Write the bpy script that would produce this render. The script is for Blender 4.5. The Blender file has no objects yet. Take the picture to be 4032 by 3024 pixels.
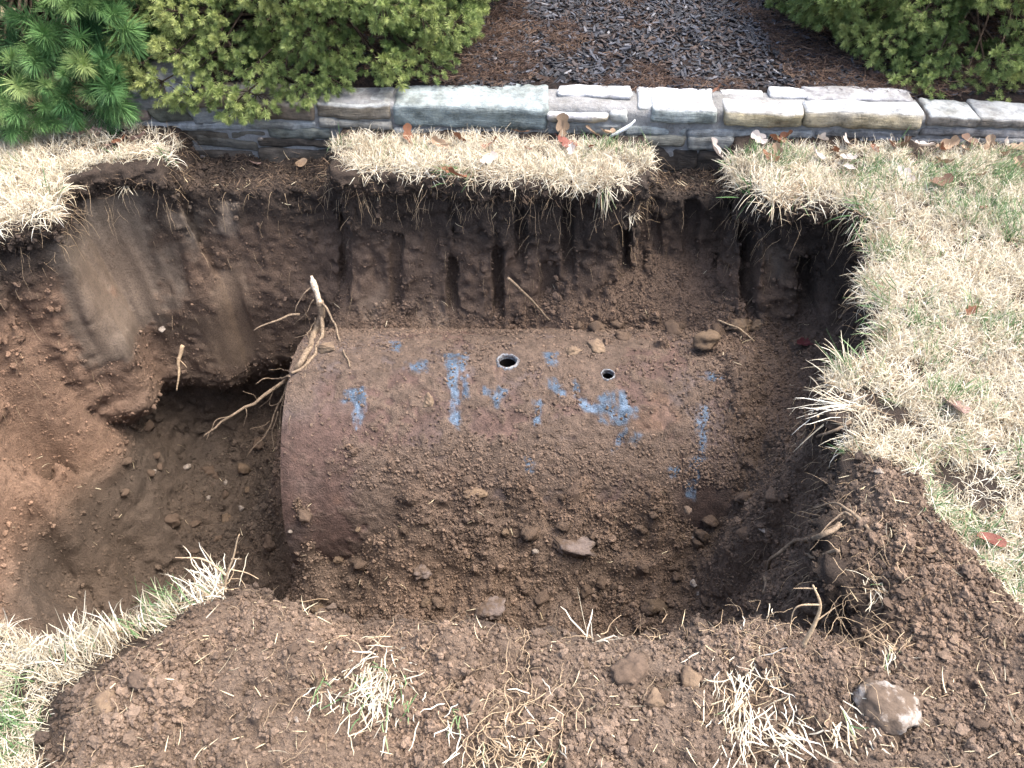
import bpy, math, random, time
import numpy as np
from mathutils import Vector, Matrix, Euler
T0 = time.time()
random.seed(7)
RNG = np.random.default_rng(7)
scene = bpy.context.scene
C = scene.collection
# ------------------------------------------------------------------ camera
CAM_H, PITCH, FPX = 1.6, math.radians(45.0), 3262.0      # focal length in px of a 4032 px wide frame
cam = bpy.data.cameras.new('camera')
cam.sensor_width = 36.0
cam.lens = 36.0 * FPX / 4032.0
cam.clip_start, cam.clip_end = 0.02, 500
camo = bpy.data.objects.new('camera', cam)
C.objects.link(camo)
camo.location = (0, 0, CAM_H)
camo.rotation_euler = (math.pi / 2 - PITCH, 0, 0)
scene.camera = camo
# ------------------------------------------------------------------ light
SUN_EL, SUN_AZ = math.radians(65), math.radians(86)     # azimuth clockwise from +Y: from beyond the wall, to the right
world = bpy.data.worlds.new('World')
scene.world = world
world.use_nodes = True
wn = world.node_tree
wn.nodes.clear()
wo = wn.nodes.new('ShaderNodeOutputWorld')
wb = wn.nodes.new('ShaderNodeBackground')
sk = wn.nodes.new('ShaderNodeTexSky')
sk.sky_type = 'NISHITA'
sk.sun_disc = False
sk.sun_elevation = SUN_EL
sk.sun_rotation = SUN_AZ
sk.air_density, sk.dust_density, sk.ozone_density = 1.0, 6.0, 1.0
wn.links.new(sk.outputs[0], wb.inputs[0])
wb.inputs[1].default_value = 0.15
wn.links.new(wb.outputs[0], wo.inputs[0])
sun = bpy.data.lights.new('sun', 'SUN')
sun.energy = 1.15
sun.angle = math.radians(44)
sun.color = (1.0, 0.96, 0.9)
suno = bpy.data.objects.new('sun', sun)
C.objects.link(suno)
suno.location = (4, 5, 6)
sd = Vector((math.sin(SUN_AZ) * math.cos(SUN_EL), math.cos(SUN_AZ) * math.cos(SUN_EL), math.sin(SUN_EL)))
suno.rotation_euler = (-sd).to_track_quat('-Z', 'Y').to_euler()
vs = scene.view_settings
vs.view_transform = 'Standard'
vs.look = 'None'
vs.exposure = 2.0
vs.gamma = 1.0
vs.use_curve_mapping = False
scene.render.engine = 'CYCLES'
scene.cycles.max_bounces = 4
scene.cycles.diffuse_bounces = 2

# ------------------------------------------------------------------ measuring helpers (photograph's pixel -> place in the world)
cp, sp = math.cos(PITCH), math.sin(PITCH)
def ray(px, py):
    a, b = (px - 2016.0) / FPX, (1512.0 - py) / FPX
    return np.array([a, cp + b * sp, -sp + b * cp])
ORG = np.array([0, 0, CAM_H])
def U(px, py, z=0.0):
    d = ray(px, py); return ORG + d * ((z - CAM_H) / d[2])
def UY(px, py, y):
    d = ray(px, py); return ORG + d * (y / d[1])
TY, TZ, TR, TX0, TX1 = 2.2, -1.0, 0.5, -0.81, 0.80      # the tank: axis y, z, radius, ends
def UT(px, py):
    d = ray(px, py); o = np.array([0 - TY, CAM_H - TZ])
    e = d[1:]
    a = e @ e; b = o @ e; c = o @ o - TR * TR
    q = b * b - a * c
    t = (-b - math.sqrt(max(q, 0))) / a
    return ORG + d * t

# ------------------------------------------------------------------ noise in numpy
_lat = np.random.default_rng(3).random((64, 64, 64)).astype(np.float32) * 2 - 1
def vn(P, freq, seed=0):
    """smooth value noise -1..1 at points P (n,3)"""
    q = P * freq + np.array([seed * 7.31, seed * 3.17, seed * 5.77])
    i = np.floor(q).astype(np.int32)
    f = (q - i).astype(np.float32)
    f = f * f * (3 - 2 * f)
    i0 = i & 63; i1 = (i + 1) & 63
    L = _lat.ravel()
    x0, y0, z0 = i0[:, 0] * 4096, i0[:, 1] * 64, i0[:, 2]
    x1, y1, z1 = i1[:, 0] * 4096, i1[:, 1] * 64, i1[:, 2]
    fx, fy, fz = f[:, 0], f[:, 1], f[:, 2]
    a = L[x0 + y0 + z0]; a = a + (L[x1 + y0 + z0] - a) * fx
    b = L[x0 + y1 + z0]; b = b + (L[x1 + y1 + z0] - b) * fx
    c = L[x0 + y0 + z1]; c = c + (L[x1 + y0 + z1] - c) * fx
    d = L[x0 + y1 + z1]; d = d + (L[x1 + y1 + z1] - d) * fx
    e = a + (b - a) * fy
    g = c + (d - c) * fy
    return e + (g - e) * fz
def fbm(P, freq, octs=3, seed=0):
    s = 0; a = 1.0; t = 0
    for k in range(octs):
        s = s + a * vn(P, freq * 2.03 ** k, seed + k * 11); t += a; a *= 0.5
    return s / t
def sstep(a, b, x):
    t = np.clip((x - a) / (b - a), 0, 1); return t * t * (3 - 2 * t)
def in_poly(X, Y, poly):
    ins = np.zeros(X.shape, bool)
    n = len(poly)
    for k in range(n):
        x0, y0 = poly[k]; x1, y1 = poly[(k + 1) % n]
        if y0 == y1: continue
        c = ((y0 > Y) != (y1 > Y)) & (X < (x1 - x0) * (Y - y0) / (y1 - y0) + x0)
        ins ^= c
    return ins
def poly_sd(X, Y, poly):
    """signed distance, positive inside"""
    d = np.full(X.shape, 1e9)
    n = len(poly)
    for k in range(n):
        x0, y0 = poly[k]; x1, y1 = poly[(k + 1) % n]
        ex, ey = x1 - x0, y1 - y0
        t = np.clip(((X - x0) * ex + (Y - y0) * ey) / (ex * ex + ey * ey + 1e-12), 0, 1)
        d = np.minimum(d, (X - x0 - t * ex) ** 2 + (Y - y0 - t * ey) ** 2)
    d = np.sqrt(d)
    return np.where(in_poly(X, Y, poly), d, -d)
def G(pts, z=0.0):
    """pixel outline -> ground outline (x, y)"""
    return [tuple(U(p[0], p[1], p[2] if len(p) > 2 else z)[:2]) for p in pts]

# ------------------------------------------------------------------ object helpers
def tag(o, label=None, cat=None, group=None, kind=None):
    if label: o['label'] = label
    if cat: o['category'] = cat
    if group: o['group'] = group
    if kind: o['kind'] = kind
    return o
def link(o, parent=None):
    C.objects.link(o)
    if parent is not None: o.parent = parent
    return o
def mesh_np(name, V, F, mats=(), smooth=True, attrs=None):
    """V (n,3); F list of polys or an (m,k) array"""
    me = bpy.data.meshes.new(name)
    V = np.asarray(V, np.float32)
    if isinstance(F, np.ndarray):
        k = F.shape[1]; m = F.shape[0]
        me.vertices.add(len(V)); me.vertices.foreach_set('co', V.ravel())
        me.loops.add(m * k); me.loops.foreach_set('vertex_index', F.astype(np.int32).ravel())
        me.polygons.add(m)
        me.polygons.foreach_set('loop_start', np.arange(0, m * k, k, dtype=np.int32))
        me.update(calc_edges=True)
    else:
        me.from_pydata([tuple(v) for v in V.tolist()], [], F)
        me.update()
    if attrs:
        for nm, a in attrs.items():
            a = np.asarray(a, np.float32)
            if a.ndim == 1:
                at = me.attributes.new(nm, 'FLOAT', 'POINT'); at.data.foreach_set('value', a)
            else:
                at = me.attributes.new(nm, 'FLOAT_COLOR', 'POINT')
                at.data.foreach_set('color', np.concatenate([a, np.ones((len(a), 1), np.float32)], 1).ravel())
    if smooth and len(me.polygons):
        me.polygons.foreach_set('use_smooth', np.ones(len(me.polygons), bool))
    for m_ in mats: me.materials.append(m_)
    return me
def obj(name, me, parent=None, loc=None):
    o = bpy.data.objects.new(name, me)
    link(o, parent)
    if loc is not None: o.location = loc
    return o
def empty(name, loc):
    o = bpy.data.objects.new(name, None); link(o); o.location = loc; o.empty_display_size = 0.05
    return o

class MB:
    """collects vertices and faces for one mesh"""
    def __init__(s): s.V = []; s.F = []; s.n = 0
    def add(s, V, F):
        V = np.asarray(V, float)
        s.V.append(V); s.F += [tuple(i + s.n for i in f) for f in F]; s.n += len(V)
    def tube(s, pts, rad, sides=6, cap=True):
        P = np.asarray(pts, float); n = len(P)
        rad = np.broadcast_to(np.asarray(rad, float), (n,))
        tn = np.gradient(P, axis=0); tn /= np.linalg.norm(tn, axis=1)[:, None] + 1e-12
        ref = np.array([0.31, 0.52, 0.8])
        if abs(tn[0] @ ref) > .95: ref = np.array([1., 0, 0])
        V = []
        u = np.cross(tn[0], ref); u /= np.linalg.norm(u)
        for k in range(n):
            u = u - tn[k] * (u @ tn[k]); u /= np.linalg.norm(u) + 1e-12
            w = np.cross(tn[k], u)
            for j in range(sides):
                a = 2 * math.pi * j / sides
                V.append(P[k] + rad[k] * (math.cos(a) * u + math.sin(a) * w))
        F = []
        for k in range(n - 1):
            for j in range(sides):
                j2 = (j + 1) % sides
                F.append((k * sides + j, k * sides + j2, (k + 1) * sides + j2, (k + 1) * sides + j))
        if cap:
            F.append(tuple(range(sides - 1, -1, -1))); F.append(tuple((n - 1) * sides + j for j in range(sides)))
        s.add(V, F)
    def mesh(s, name, mats=(), smooth=True):
        return mesh_np(name, np.concatenate(s.V), s.F, mats, smooth)
def spline(pts, n):
    """Catmull-Rom through pts, n samples"""
    P = np.asarray(pts, float)
    Q = np.vstack([2 * P[0] - P[1], P, 2 * P[-1] - P[-2]])
    t = np.linspace(0, len(P) - 1 - 1e-6, n); k = t.astype(int); f = (t - k)[:, None]
    a, b, c, d = Q[k], Q[k + 1], Q[k + 2], Q[k + 3]
    return .5 * ((2 * b) + (-a + c) * f + (2 * a - 5 * b + 4 * c - d) * f ** 2 + (-a + 3 * b - 3 * c + d) * f ** 3)

# ------------------------------------------------------------------ material helpers
class NT:
    def __init__(s, name):
        s.m = bpy.data.materials.new(name); s.m.use_nodes = True
        s.t = s.m.node_tree; s.b = s.t.nodes['Principled BSDF']; s.out = s.t.nodes['Material Output']
    def n(s, kind, **kw):
        o = s.t.nodes.new(kind)
        for k, v in kw.items():
            if k.startswith('i_'):
                o.inputs[k[2:].replace('_', ' ')].default_value = v
            else: setattr(o, k, v)
        return o
    def l(s, a, b): s.t.links.new(a, b)
    def attr(s, name, kind='GEOMETRY'):
        return s.n('ShaderNodeAttribute', attribute_name=name, attribute_type=kind)
    def noise(s, scale, detail=4, rough=.55, vec=None):
        o = s.n('ShaderNodeTexNoise'); o.inputs['Scale'].default_value = scale
        o.inputs['Detail'].default_value = detail; o.inputs['Roughness'].default_value = rough
        if vec: s.l(vec, o.inputs['Vector'])
        return o
    def ramp(s, fac, stops):
        o = s.n('ShaderNodeValToRGB'); r = o.color_ramp
        while len(r.elements) < len(stops): r.elements.new(.5)
        for e, (p, c) in zip(r.elements, stops):
            e.position = p; e.color = (*c, 1) if len(c) == 3 else c
        s.l(fac, o.inputs[0]); return o
    def mix(s, fac, a, b, mode='MIX'):
        o = s.n('ShaderNodeMix', data_type='RGBA', blend_type=mode)
        if isinstance(fac, (int, float)): o.inputs[0].default_value = fac
        else: s.l(fac, o.inputs[0])
        for v, i in ((a, 6), (b, 7)):
            if isinstance(v, tuple): o.inputs[i].default_value = (*v, 1)
            else: s.l(v, o.inputs[i])
        return o.outputs[2]
    def math(s, op, a, b=None):
        o = s.n('ShaderNodeMath', operation=op)
        for v, i in ((a, 0), (b, 1)):
            if v is None: continue
            if isinstance(v, (int, float)): o.inputs[i].default_value = v
            else: s.l(v, o.inputs[i])
        return o.outputs[0]
    def bump(s, h, strength, dist, normal=None):
        o = s.n('ShaderNodeBump'); o.inputs['Strength'].default_value = strength; o.inputs['Distance'].default_value = dist
        s.l(h, o.inputs['Height'])
        if normal: s.l(normal, o.inputs['Normal'])
        return o.outputs[0]
    def fin(s, col=None, rough=.9, normal=None, spec=.2):
        if col is not None:
            if isinstance(col, tuple): s.b.inputs['Base Color'].default_value = (*col, 1)
            else: s.l(col, s.b.inputs['Base Color'])
        if isinstance(rough, (int, float)): s.b.inputs['Roughness'].default_value = rough
        else: s.l(rough, s.b.inputs['Roughness'])
        s.b.inputs['Specular IOR Level'].default_value = spec
        if normal: s.l(normal, s.b.inputs['Normal'])
        return s.m

# ---- geometry-node scatter of tiny uncountable pieces (stuff)
def scatter(name, pts, eul, scl, idx, variants, parent=None):
    coll = bpy.data.collections.new(name + '_pieces')
    for k, v in enumerate(variants):
        vo = bpy.data.objects.new('%s_piece_%02d' % (name, k), v); coll.objects.link(vo)
    me = bpy.data.meshes.new(name)
    n = len(pts)
    me.vertices.add(n); me.vertices.foreach_set('co', np.asarray(pts, np.float32).ravel())
    a = me.attributes.new('rot', 'FLOAT_VECTOR', 'POINT'); a.data.foreach_set('vector', np.asarray(eul, np.float32).ravel())
    scl = np.asarray(scl, np.float32)
    if scl.ndim == 1: scl = np.repeat(scl[:, None], 3, 1)
    a = me.attributes.new('scl', 'FLOAT_VECTOR', 'POINT'); a.data.foreach_set('vector', scl.ravel())
    a = me.attributes.new('idx', 'INT', 'POINT'); a.data.foreach_set('value', np.asarray(idx, np.int32))
    o = obj(name, me, parent)
    ng = bpy.data.node_groups.new(name + '_scatter', 'GeometryNodeTree')
    ng.interface.new_socket('Geometry', in_out='INPUT', socket_type='NodeSocketGeometry')
    ng.interface.new_socket('Geometry', in_out='OUTPUT', socket_type='NodeSocketGeometry')
    gi = ng.nodes.new('NodeGroupInput'); go = ng.nodes.new('NodeGroupOutput')
    ip = ng.nodes.new('GeometryNodeInstanceOnPoints')
    ci = ng.nodes.new('GeometryNodeCollectionInfo')
    ci.inputs['Collection'].default_value = coll
    ci.inputs['Separate Children'].default_value = True
    ci.inputs['Reset Children'].default_value = True
    def na(nm, dt):
        q = ng.nodes.new('GeometryNodeInputNamedAttribute'); q.data_type = dt; q.inputs['Name'].default_value = nm
        return q.outputs['Attribute']
    e2r = ng.nodes.new('FunctionNodeEulerToRotation')
    L = ng.links.new
    L(gi.outputs[0], ip.inputs['Points']); L(ci.outputs[0], ip.inputs['Instance'])
    ip.inputs['Pick Instance'].default_value = True
    L(na('idx', 'INT'), ip.inputs['Instance Index'])
    L(na('rot', 'FLOAT_VECTOR'), e2r.inputs[0]); L(e2r.outputs[0], ip.inputs['Rotation'])
    L(na('scl', 'FLOAT_VECTOR'), ip.inputs['Scale'])
    L(ip.outputs[0], go.inputs[0])
    md = o.modifiers.new('scatter', 'NODES'); md.node_group = ng
    return o
def eul_from(zaxis, yaw):
    """Euler XYZ angles that take +Z to zaxis, after a turn of yaw about Z"""
    z = np.asarray(zaxis, float); z = z / (np.linalg.norm(z, axis=1)[:, None] + 1e-12)
    ref = np.where(np.abs(z[:, 2:3]) > .98, np.array([[1., 0, 0]]), np.array([[0, 0, 1.]]))
    x = np.cross(ref, z); x /= np.linalg.norm(x, axis=1)[:, None] + 1e-12
    y = np.cross(z, x)
    c, s_ = np.cos(yaw)[:, None], np.sin(yaw)[:, None]
    X = c * x + s_ * y
    Y = -s_ * x + c * y
    # R columns X, Y, z ; R = Rz Ry Rx
    ey = np.arcsin(np.clip(-X[:, 2], -1, 1))
    ex = np.arctan2(Y[:, 2], z[:, 2])
    ez = np.arctan2(X[:, 1], X[:, 0])
    return np.stack([ex, ey, ez], 1)
# ================================================================== GROUND: the dug pit, its walls, floor and the spoil around it
WL, WR = U(520, 492), U(4000, 562)
def ywall(x):                                            # front face of the stone wall
    return WL[1] + (WR[1] - WL[1]) * (x - WL[0]) / (WR[0] - WL[0])
BY = 2.66                                                # the pit's back face
RIM = G([(0, 900), (190, 850), (260, 710), (430, 670), (680, 660), (700, 735, -.12), (1000, 745, -.12), (1300, 740, -.12), (1330, 690), (1450, 690), (1700, 690), (1900, 715),
         (2100, 710), (2400, 735), (2540, 715), (2560, 770, -.13), (2860, 770, -.13), (2900, 720), (3030, 795), (3300, 800), (3430, 880), (3410, 1000), (3375, 1100), (3450, 1250),
         (3410, 1400), (3270, 1490), (3230, 1620), (3330, 1720), (3300, 1870), (3230, 2050), (3280, 2250), (3420, 2400),
         (3400, 2540), (3230, 2480), (3000, 2410), (2800, 2450), (2600, 2500), (2400, 2510), (2200, 2490), (1900, 2470),
         (1700, 2450), (1250, 2440), (980, 2330), (760, 2350), (500, 2490), (200, 2570), (0, 2500)]) + \
      [(-1.35, .9), (-1.85, 1.2), (-2.05, 1.7), (-1.95, 2.2)]
SPOIL = G([(250, 2750), (600, 2520), (850, 2360), (960, 2290), (1300, 2370), (2200, 2440), (3000, 2370), (3300, 2500), (3420, 2450),
           (3350, 2300), (3250, 2100), (3280, 1900), (3420, 1790), (3650, 1930), (3800, 2150), (3950, 2350), (4100, 2560), (4400, 3300), (60, 3300)])
h = 0.009
gx = np.arange(-2.45, 2.05, h); gy = np.arange(.42, 3.22, h); gz = np.arange(-1.68, .24, h)
nx, ny, nz = len(gx), len(gy), len(gz)
X2, Y2 = np.meshgrid(gx, gy, indexing='ij')
P2 = np.stack([X2.ravel(), Y2.ravel(), np.zeros(X2.size)], 1)
def n2(freq, octs=3, seed=0): return fbm(P2, freq, octs, seed).reshape(X2.shape)
D2 = poly_sd(X2, Y2, RIM) + .022 * n2(9, 2, 2) + .014 * n2(26, 2, 3)
# floor heights: measured points, spread by a radial basis
ctl = []
def cz(px, py, z): p = U(px, py, z); ctl.append((p[0], p[1], z))
def ct(px, py, dz=0.0): p = UT(px, py); ctl.append((p[0], p[1], p[2] + dz))
for a in [(560, 1600, -1.42), (720, 1800, -1.46), (700, 2000, -1.50), (520, 2200, -1.50), (900, 2200, -1.48), (1000, 1650, -1.42), (980, 1520, -1.44), (800, 1520, -1.44), (620, 1520, -1.40),
          (430, 1700, -1.36), (440, 1900, -1.42), (380, 2100, -1.42), (0, 1250, -.36), (150, 1400, -.55), (300, 1430, -.86), (300, 1600, -.93), (0, 1550, -.62), (150, 1720, -.78), (300, 1760, -.95), (0, 2000, -.86), (180, 2000, -.98), (280, 1950, -1.05), (80, 2250, -1.08), (250, 2250, -1.3), (350, 2350, -1.42),
          (700, 2300, -1.48), (1080, 2320, -1.40), (1190, 2260, -1.22), (1060, 1950, -1.46), (1060, 1750, -1.44), (1080, 1550, -1.36),
          (1300, 2220, -1.02), (1500, 2150, -.90), (1750, 2120, -.85), (2050, 2150, -.87), (2350, 2150, -.87), (2600, 2230, -.93), (1400, 2350, -1.1), (1750, 2380, -1.04), (2050, 2380, -1.02), (2400, 2400, -1.06), (2700, 2380, -1.02),
          (1300, 2050, -.88), (1500, 2000, -.80), (1800, 2000, -.77), (2150, 2010, -.78), (2450, 2030, -.79), (2850, 2180, -.85), (3000, 2300, -.78), (3000, 2080, -.70), (3120, 2180, -.48), (3250, 2330, -.28), (3350, 2480, -.2), (3150, 2000, -.46), (3130, 1750, -.48), (3210, 1950, -.33), (3270, 2150, -.2), (3290, 1880, -.2), (3220, 1720, -.33), (3400, 2470, -.12),
          (3000, 1850, -.66), (3000, 1600, -.58), (3000, 1420, -.55), (3150, 1480, -.52), (3200, 1330, -.5), (3300, 1250, -.45), (3100, 1320, -.55)]:
    cz(*a)
for px, py, dz in [(1150, 1990, .0), (1210, 1930, 0), (1290, 1850, 0), (1360, 1785, .0), (1440, 1775, .004), (1520, 1815, .008), (1650, 1840, .004), (1850, 1855, .004), (2050, 1865, .004), (2300, 1875, .0), (2520, 1895, 0),
                   (2620, 1910, -.01), (2660, 2010, 0), (2740, 2085, 0), (2810, 2085, 0), (2860, 2020, 0), (2865, 1850, .01), (2862, 1650, .015), (2862, 1480, 0.02), (2860, 1400, .03), (2900, 1750, .02), (2905, 1550, .03),
                   (1170, 1400, .01), (1350, 1370, .015), (1600, 1345, .015), (1900, 1340, .015), (2200, 1345, .02), (2400, 1350, .04), (2600, 1360, .06), (2750, 1370, .06)]:
    ct(px, py, dz)
for x in np.arange(-.72, .68, .125):                     # soil under the bare crown of the tank
    for y, z in ((1.86, -.82), (2.02, -.85), (2.2, -.85), (2.38, -.75)): ctl.append((x, y, z))
    ctl.append((x, 2.60, -.63 if x < .15 else -.56)); ctl.append((x, 2.75, -.56 if x < .15 else -.48))
ctl += [(-.95, 2.8, -1.46), (-1.3, 2.85, -1.44), (-1.7, 2.8, -1.3), (-1.2, 1.2, -1.45), (-.6, 1.15, -1.2), (0, 1.1, -1.05), (.5, 1.1, -1.0), (-1.7, 1.3, -1.0), (-2.05, 1.5, -.5), (-2.1, 2.0, -.4), (-2.0, 2.4, -.3)]
ctl = np.array(ctl)
Kc = np.sqrt(((ctl[:, None, :2] - ctl[None, :, :2]) ** 2).sum(-1) + .02 ** 2)
wgt = np.linalg.solve(Kc + 0.004 * np.eye(len(ctl)) * -1, ctl[:, 2] + .8)
F2 = np.full(X2.shape, -.8)
for (cx, cy, _), w_ in zip(ctl, wgt): F2 += w_ * np.sqrt((X2 - cx) ** 2 + (Y2 - cy) ** 2 + .02 ** 2)
F2 = F2 + sstep(2.0, 1.82, Y2) * sstep(-.85, -.75, X2) * (.042 * n2(7, 3, 41) + .045 * np.abs(n2(12, 3, 42)) - .014) + sstep(-.85, -.95, X2) * .02 * n2(9, 2, 43)
F2 = F2 + .05 * sstep(.12, .25, X2) * sstep(.95, .85, X2) * sstep(2.425 + .03 * n2(5, 2, 44), 2.445 + .03 * n2(5, 2, 44), Y2)
F2 = np.clip(F2, -1.6, .05)
spd = poly_sd(X2, Y2, SPOIL)
spm = sstep(-.03, .10, spd) * sstep(.42, .55, Y2)
H2 = .006 * n2(6, 2, 5)
H2 = H2 + spm * (.065 + .05 * n2(3.2, 2, 8) + .028 * n2(9, 3, 9))
# slump of the rim where the spoil rolls into the pit
H2 = H2 - spm * .10 * sstep(-.10, .06, D2)
# bare ledges where the sod was torn off down to the wall's footing
yw2 = ywall(X2)
def gap(pa, pb, zz, soft=.03):
    global H2
    xa, xb = UY(pa, 640, 2.85)[0], UY(pb, 640, 2.85)[0]
    m = sstep(-soft, soft, X2 - xa) * sstep(-soft, soft, xb - X2) * sstep(2.40, 2.46, Y2) * (Y2 < yw2 + .1)
    H2 = H2 * (1 - m) + (zz + .02 * n2(8, 2, 12)) * m
gap(690, 1300, -.135)

gap(2570, 2880, -.15)
H2 = np.where(Y2 > yw2 + .05, np.minimum(H2, -.02), H2)
# tooth marks of the digger bucket on the back face (x, z) : px, py top, py bottom, width px, depth
Xz, Zz = np.meshgrid(gx, gz, indexing='ij')
groove = np.zeros(Xz.shape, np.float32)
for px, pa, pb, w_, dp, lean in [(2050, 830, 1040, 46, .035, 0), (2235, 810, 1070, 50, .035, 2), (1782, 1030, 1275, 48, .045, 4), (1962, 980, 1310, 46, .05, -2), (2160, 1030, 1250, 76, .03, 0),
                           (2740, 860, 1220, 64, .035, -8), (2930, 850, 1280, 62, .05, -14), (3140, 930, 1330, 66, .06, -16), (1560, 940, 1250, 50, .025, 0), (1350, 900, 1220, 60, .02, 0), (2460, 900, 1200, 55, .03, -4), (2600, 920, 1190, 44, .022, -6), (3010, 790, 1050, 70, .012, -6), (1700, 900, 1060, 50, .012, 0)]:
    a, b = UY(px, pa, BY), UY(px + lean, pb, BY)
    hw = w_ / FPX * 2.95 / 2
    xc = a[0] + (b[0] - a[0]) * (Zz - a[2]) / (b[2] - a[2])
    xc = xc + .004 * np.sin(Zz * 23 + px) + .002 * np.sin(Zz * 61 + px)
    m = sstep(hw + .005, hw - .005, np.abs(Xz - xc)) * sstep(b[2] - .03, b[2] + .02, Zz) * sstep(a[2] + .02, a[2] - .03, Zz)
    groove = np.maximum(groove, m * dp * 1.5)
dz_ = -gz[None, None, :]
back = sstep(2.35, 2.5, Y2)[:, :, None]
inset = (.05 * dz_ + .03 * back * np.exp(-((dz_ - .62) / .12) ** 2)).astype(np.float32) - .035 * sstep(.05, .11, dz_) + (.06 * sstep(.2, -.6, X2)[:, :, None] * dz_ * back).astype(np.float32)
inset = inset - back * groove[:, None, :] + ((sstep(.35, .6, X2) * sstep(2.15, 1.8, Y2))[:, :, None] * .16 * np.clip(dz_ - .03, 0, 1)).astype(np.float32)
und = sstep(-.8, -.9, gx)[:, None] * sstep(.02, -.22, gz[None, :] + .99 + .05 * np.sin(gx * 9 + 1)[:, None])
cave = np.maximum(back[:, :, 0], sstep(-1.25, -1.45, X2) * sstep(1.9, 2.1, Y2))[:, :, None]
inset = inset - (cave * und[:, None, :] * (.17 + .06 * n2(5, 2, 46)[:, :, None])).astype(np.float32)
sB = np.maximum(inset - D2[:, :, None].astype(np.float32), (F2[:, :, None] - gz[None, None, :]).astype(np.float32))
sA = (H2[:, :, None] - gz[None, None, :]).astype(np.float32)
kk = .018
hh = np.clip(.5 + .5 * (sB - sA) / kk, 0, 1)
S = -(sB * (1 - hh) + sA * hh - kk * hh * (1 - hh))
del sA, sB, hh, inset
S = S.astype(np.float32)
# smeared, smooth clay left by the bucket on the back-left face, in the face's own (x, z)
def face(pts): return [(UY(a, b, BY)[0], UY(a, b, BY)[2]) for a, b in pts]
SMEAR = [(face([(280, 720), (560, 700), (600, 900), (620, 1100), (700, 1280), (520, 1300), (400, 1250), (330, 1050)]), 0),
         (face([(560, 960), (700, 980), (760, 1180), (640, 1270), (560, 1150)]), 0),
         (face([(740, 700), (910, 720), (920, 900), (900, 1000), (800, 990), (820, 880), (760, 850)]), 1),
         (face([(610, 830), (690, 800), (740, 900), (700, 960), (620, 920)]), 1), (face([(690, 900), (780, 900), (770, 1080), (700, 1060)]), 0),
         (face([(820, 1100), (960, 1080), (1000, 1250), (1060, 1420), (960, 1470), (830, 1440), (760, 1330), (650, 1320), (640, 1250), (800, 1230)]), 2),
         (face([(1400, 1140), (1510, 1130), (1520, 1250), (1410, 1260)]), 3), (face([(1620, 1180), (1760, 1170), (1760, 1250), (1640, 1240)]), 3), (face([(960, 730), (1040, 730), (1040, 820), (970, 810)]), 1),
         (face([(2970, 880), (3080, 900), (3060, 1010), (2980, 1030)]), 0)]
band = np.abs(S) < .05
bi = np.nonzero(band)
PB = np.stack([gx[bi[0]], gy[bi[1]], gz[bi[2]]], 1)
def smear_mask(P):
    m = np.zeros(len(P)); tone = np.zeros(len(P))
    wob = .03 * fbm(P, 12, 2, 31) + .03 * fbm(P, 34, 2, 32)
    on = (P[:, 1] > 2.35) & (P[:, 2] < -.10) & (P[:, 1] < 2.80)
    for poly, tn in SMEAR:
        q = np.full(len(P), -1.0)
        q[on] = poly_sd(P[on, 0], P[on, 2], poly)
        v = sstep(-.02, .05, q + wob - .004)
        tone = np.where(v > m, tn, tone); m = np.maximum(m, v)
    m = m * sstep(-.42, .05, fbm(P, 11, 3, 44) + .22)
    return m, tone
smb, _ = smear_mask(PB)
wallness = sstep(.02, .06, PB[:, 2] - F2[bi[0], bi[1]]) * sstep(.0, -.06, PB[:, 2])
Q = PB * np.array([1.15, 1, .95])
crack = 1 - np.abs(fbm(Q, 7, 2, 20)) * 2.2
nz_ = .016 * fbm(PB, 11, 2, 1) + .015 - .036 * np.abs(vn(Q, 15, 4)) - .026 * np.abs(vn(PB, 33, 5)) + .007 * vn(PB, 54, 6)
nw = .017 * fbm(Q, 9, 2, 14) + .006 + .010 * vn(Q, 27, 15) - .018 * np.abs(vn(PB, 30, 17)) + .009 * vn(PB, 54, 16) + .010 * np.clip(crack - .6, 0, 1)
lawn = (PB[:, 2] > -.02) * (1 - spm[bi[0], bi[1]])
leftclay = sstep(-1.3, -1.5, PB[:, 0]) * sstep(-.1, -.3, PB[:, 2]) * sstep(2.5, 2.35, PB[:, 1])
lback = sstep(-.8, -.95, PB[:, 0]) * sstep(2.3, 2.45, PB[:, 1]) * sstep(-1.05, -.95, PB[:, 2]) * sstep(-.1, -.2, PB[:, 2])
amp = (1 - .92 * smb) * (1 - .6 * lawn) * (1 - .45 * lback)
nn = np.where(wallness > .5, nw, nz_) * amp + leftclay * (.035 * fbm(PB, 5, 2, 61) + .02 - .06 * np.abs(vn(PB, 7, 62)) - .02 * np.abs(vn(PB, 19, 63)))
gr = groove[bi[0], bi[2]] * back[bi[0], bi[1], 0]
nn = nn * (1 - .8 * np.clip(gr / .012, 0, 1))
# streaks dragged down the smeared clay
nn = nn + smb * .004 * vn(np.stack([PB[:, 0] * 55 + PB[:, 2] * 6, PB[:, 1] * 5, PB[:, 2] * 1.5], 1), 1, 71)
S[bi] += nn.astype(np.float32)
del PB, Q
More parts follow.
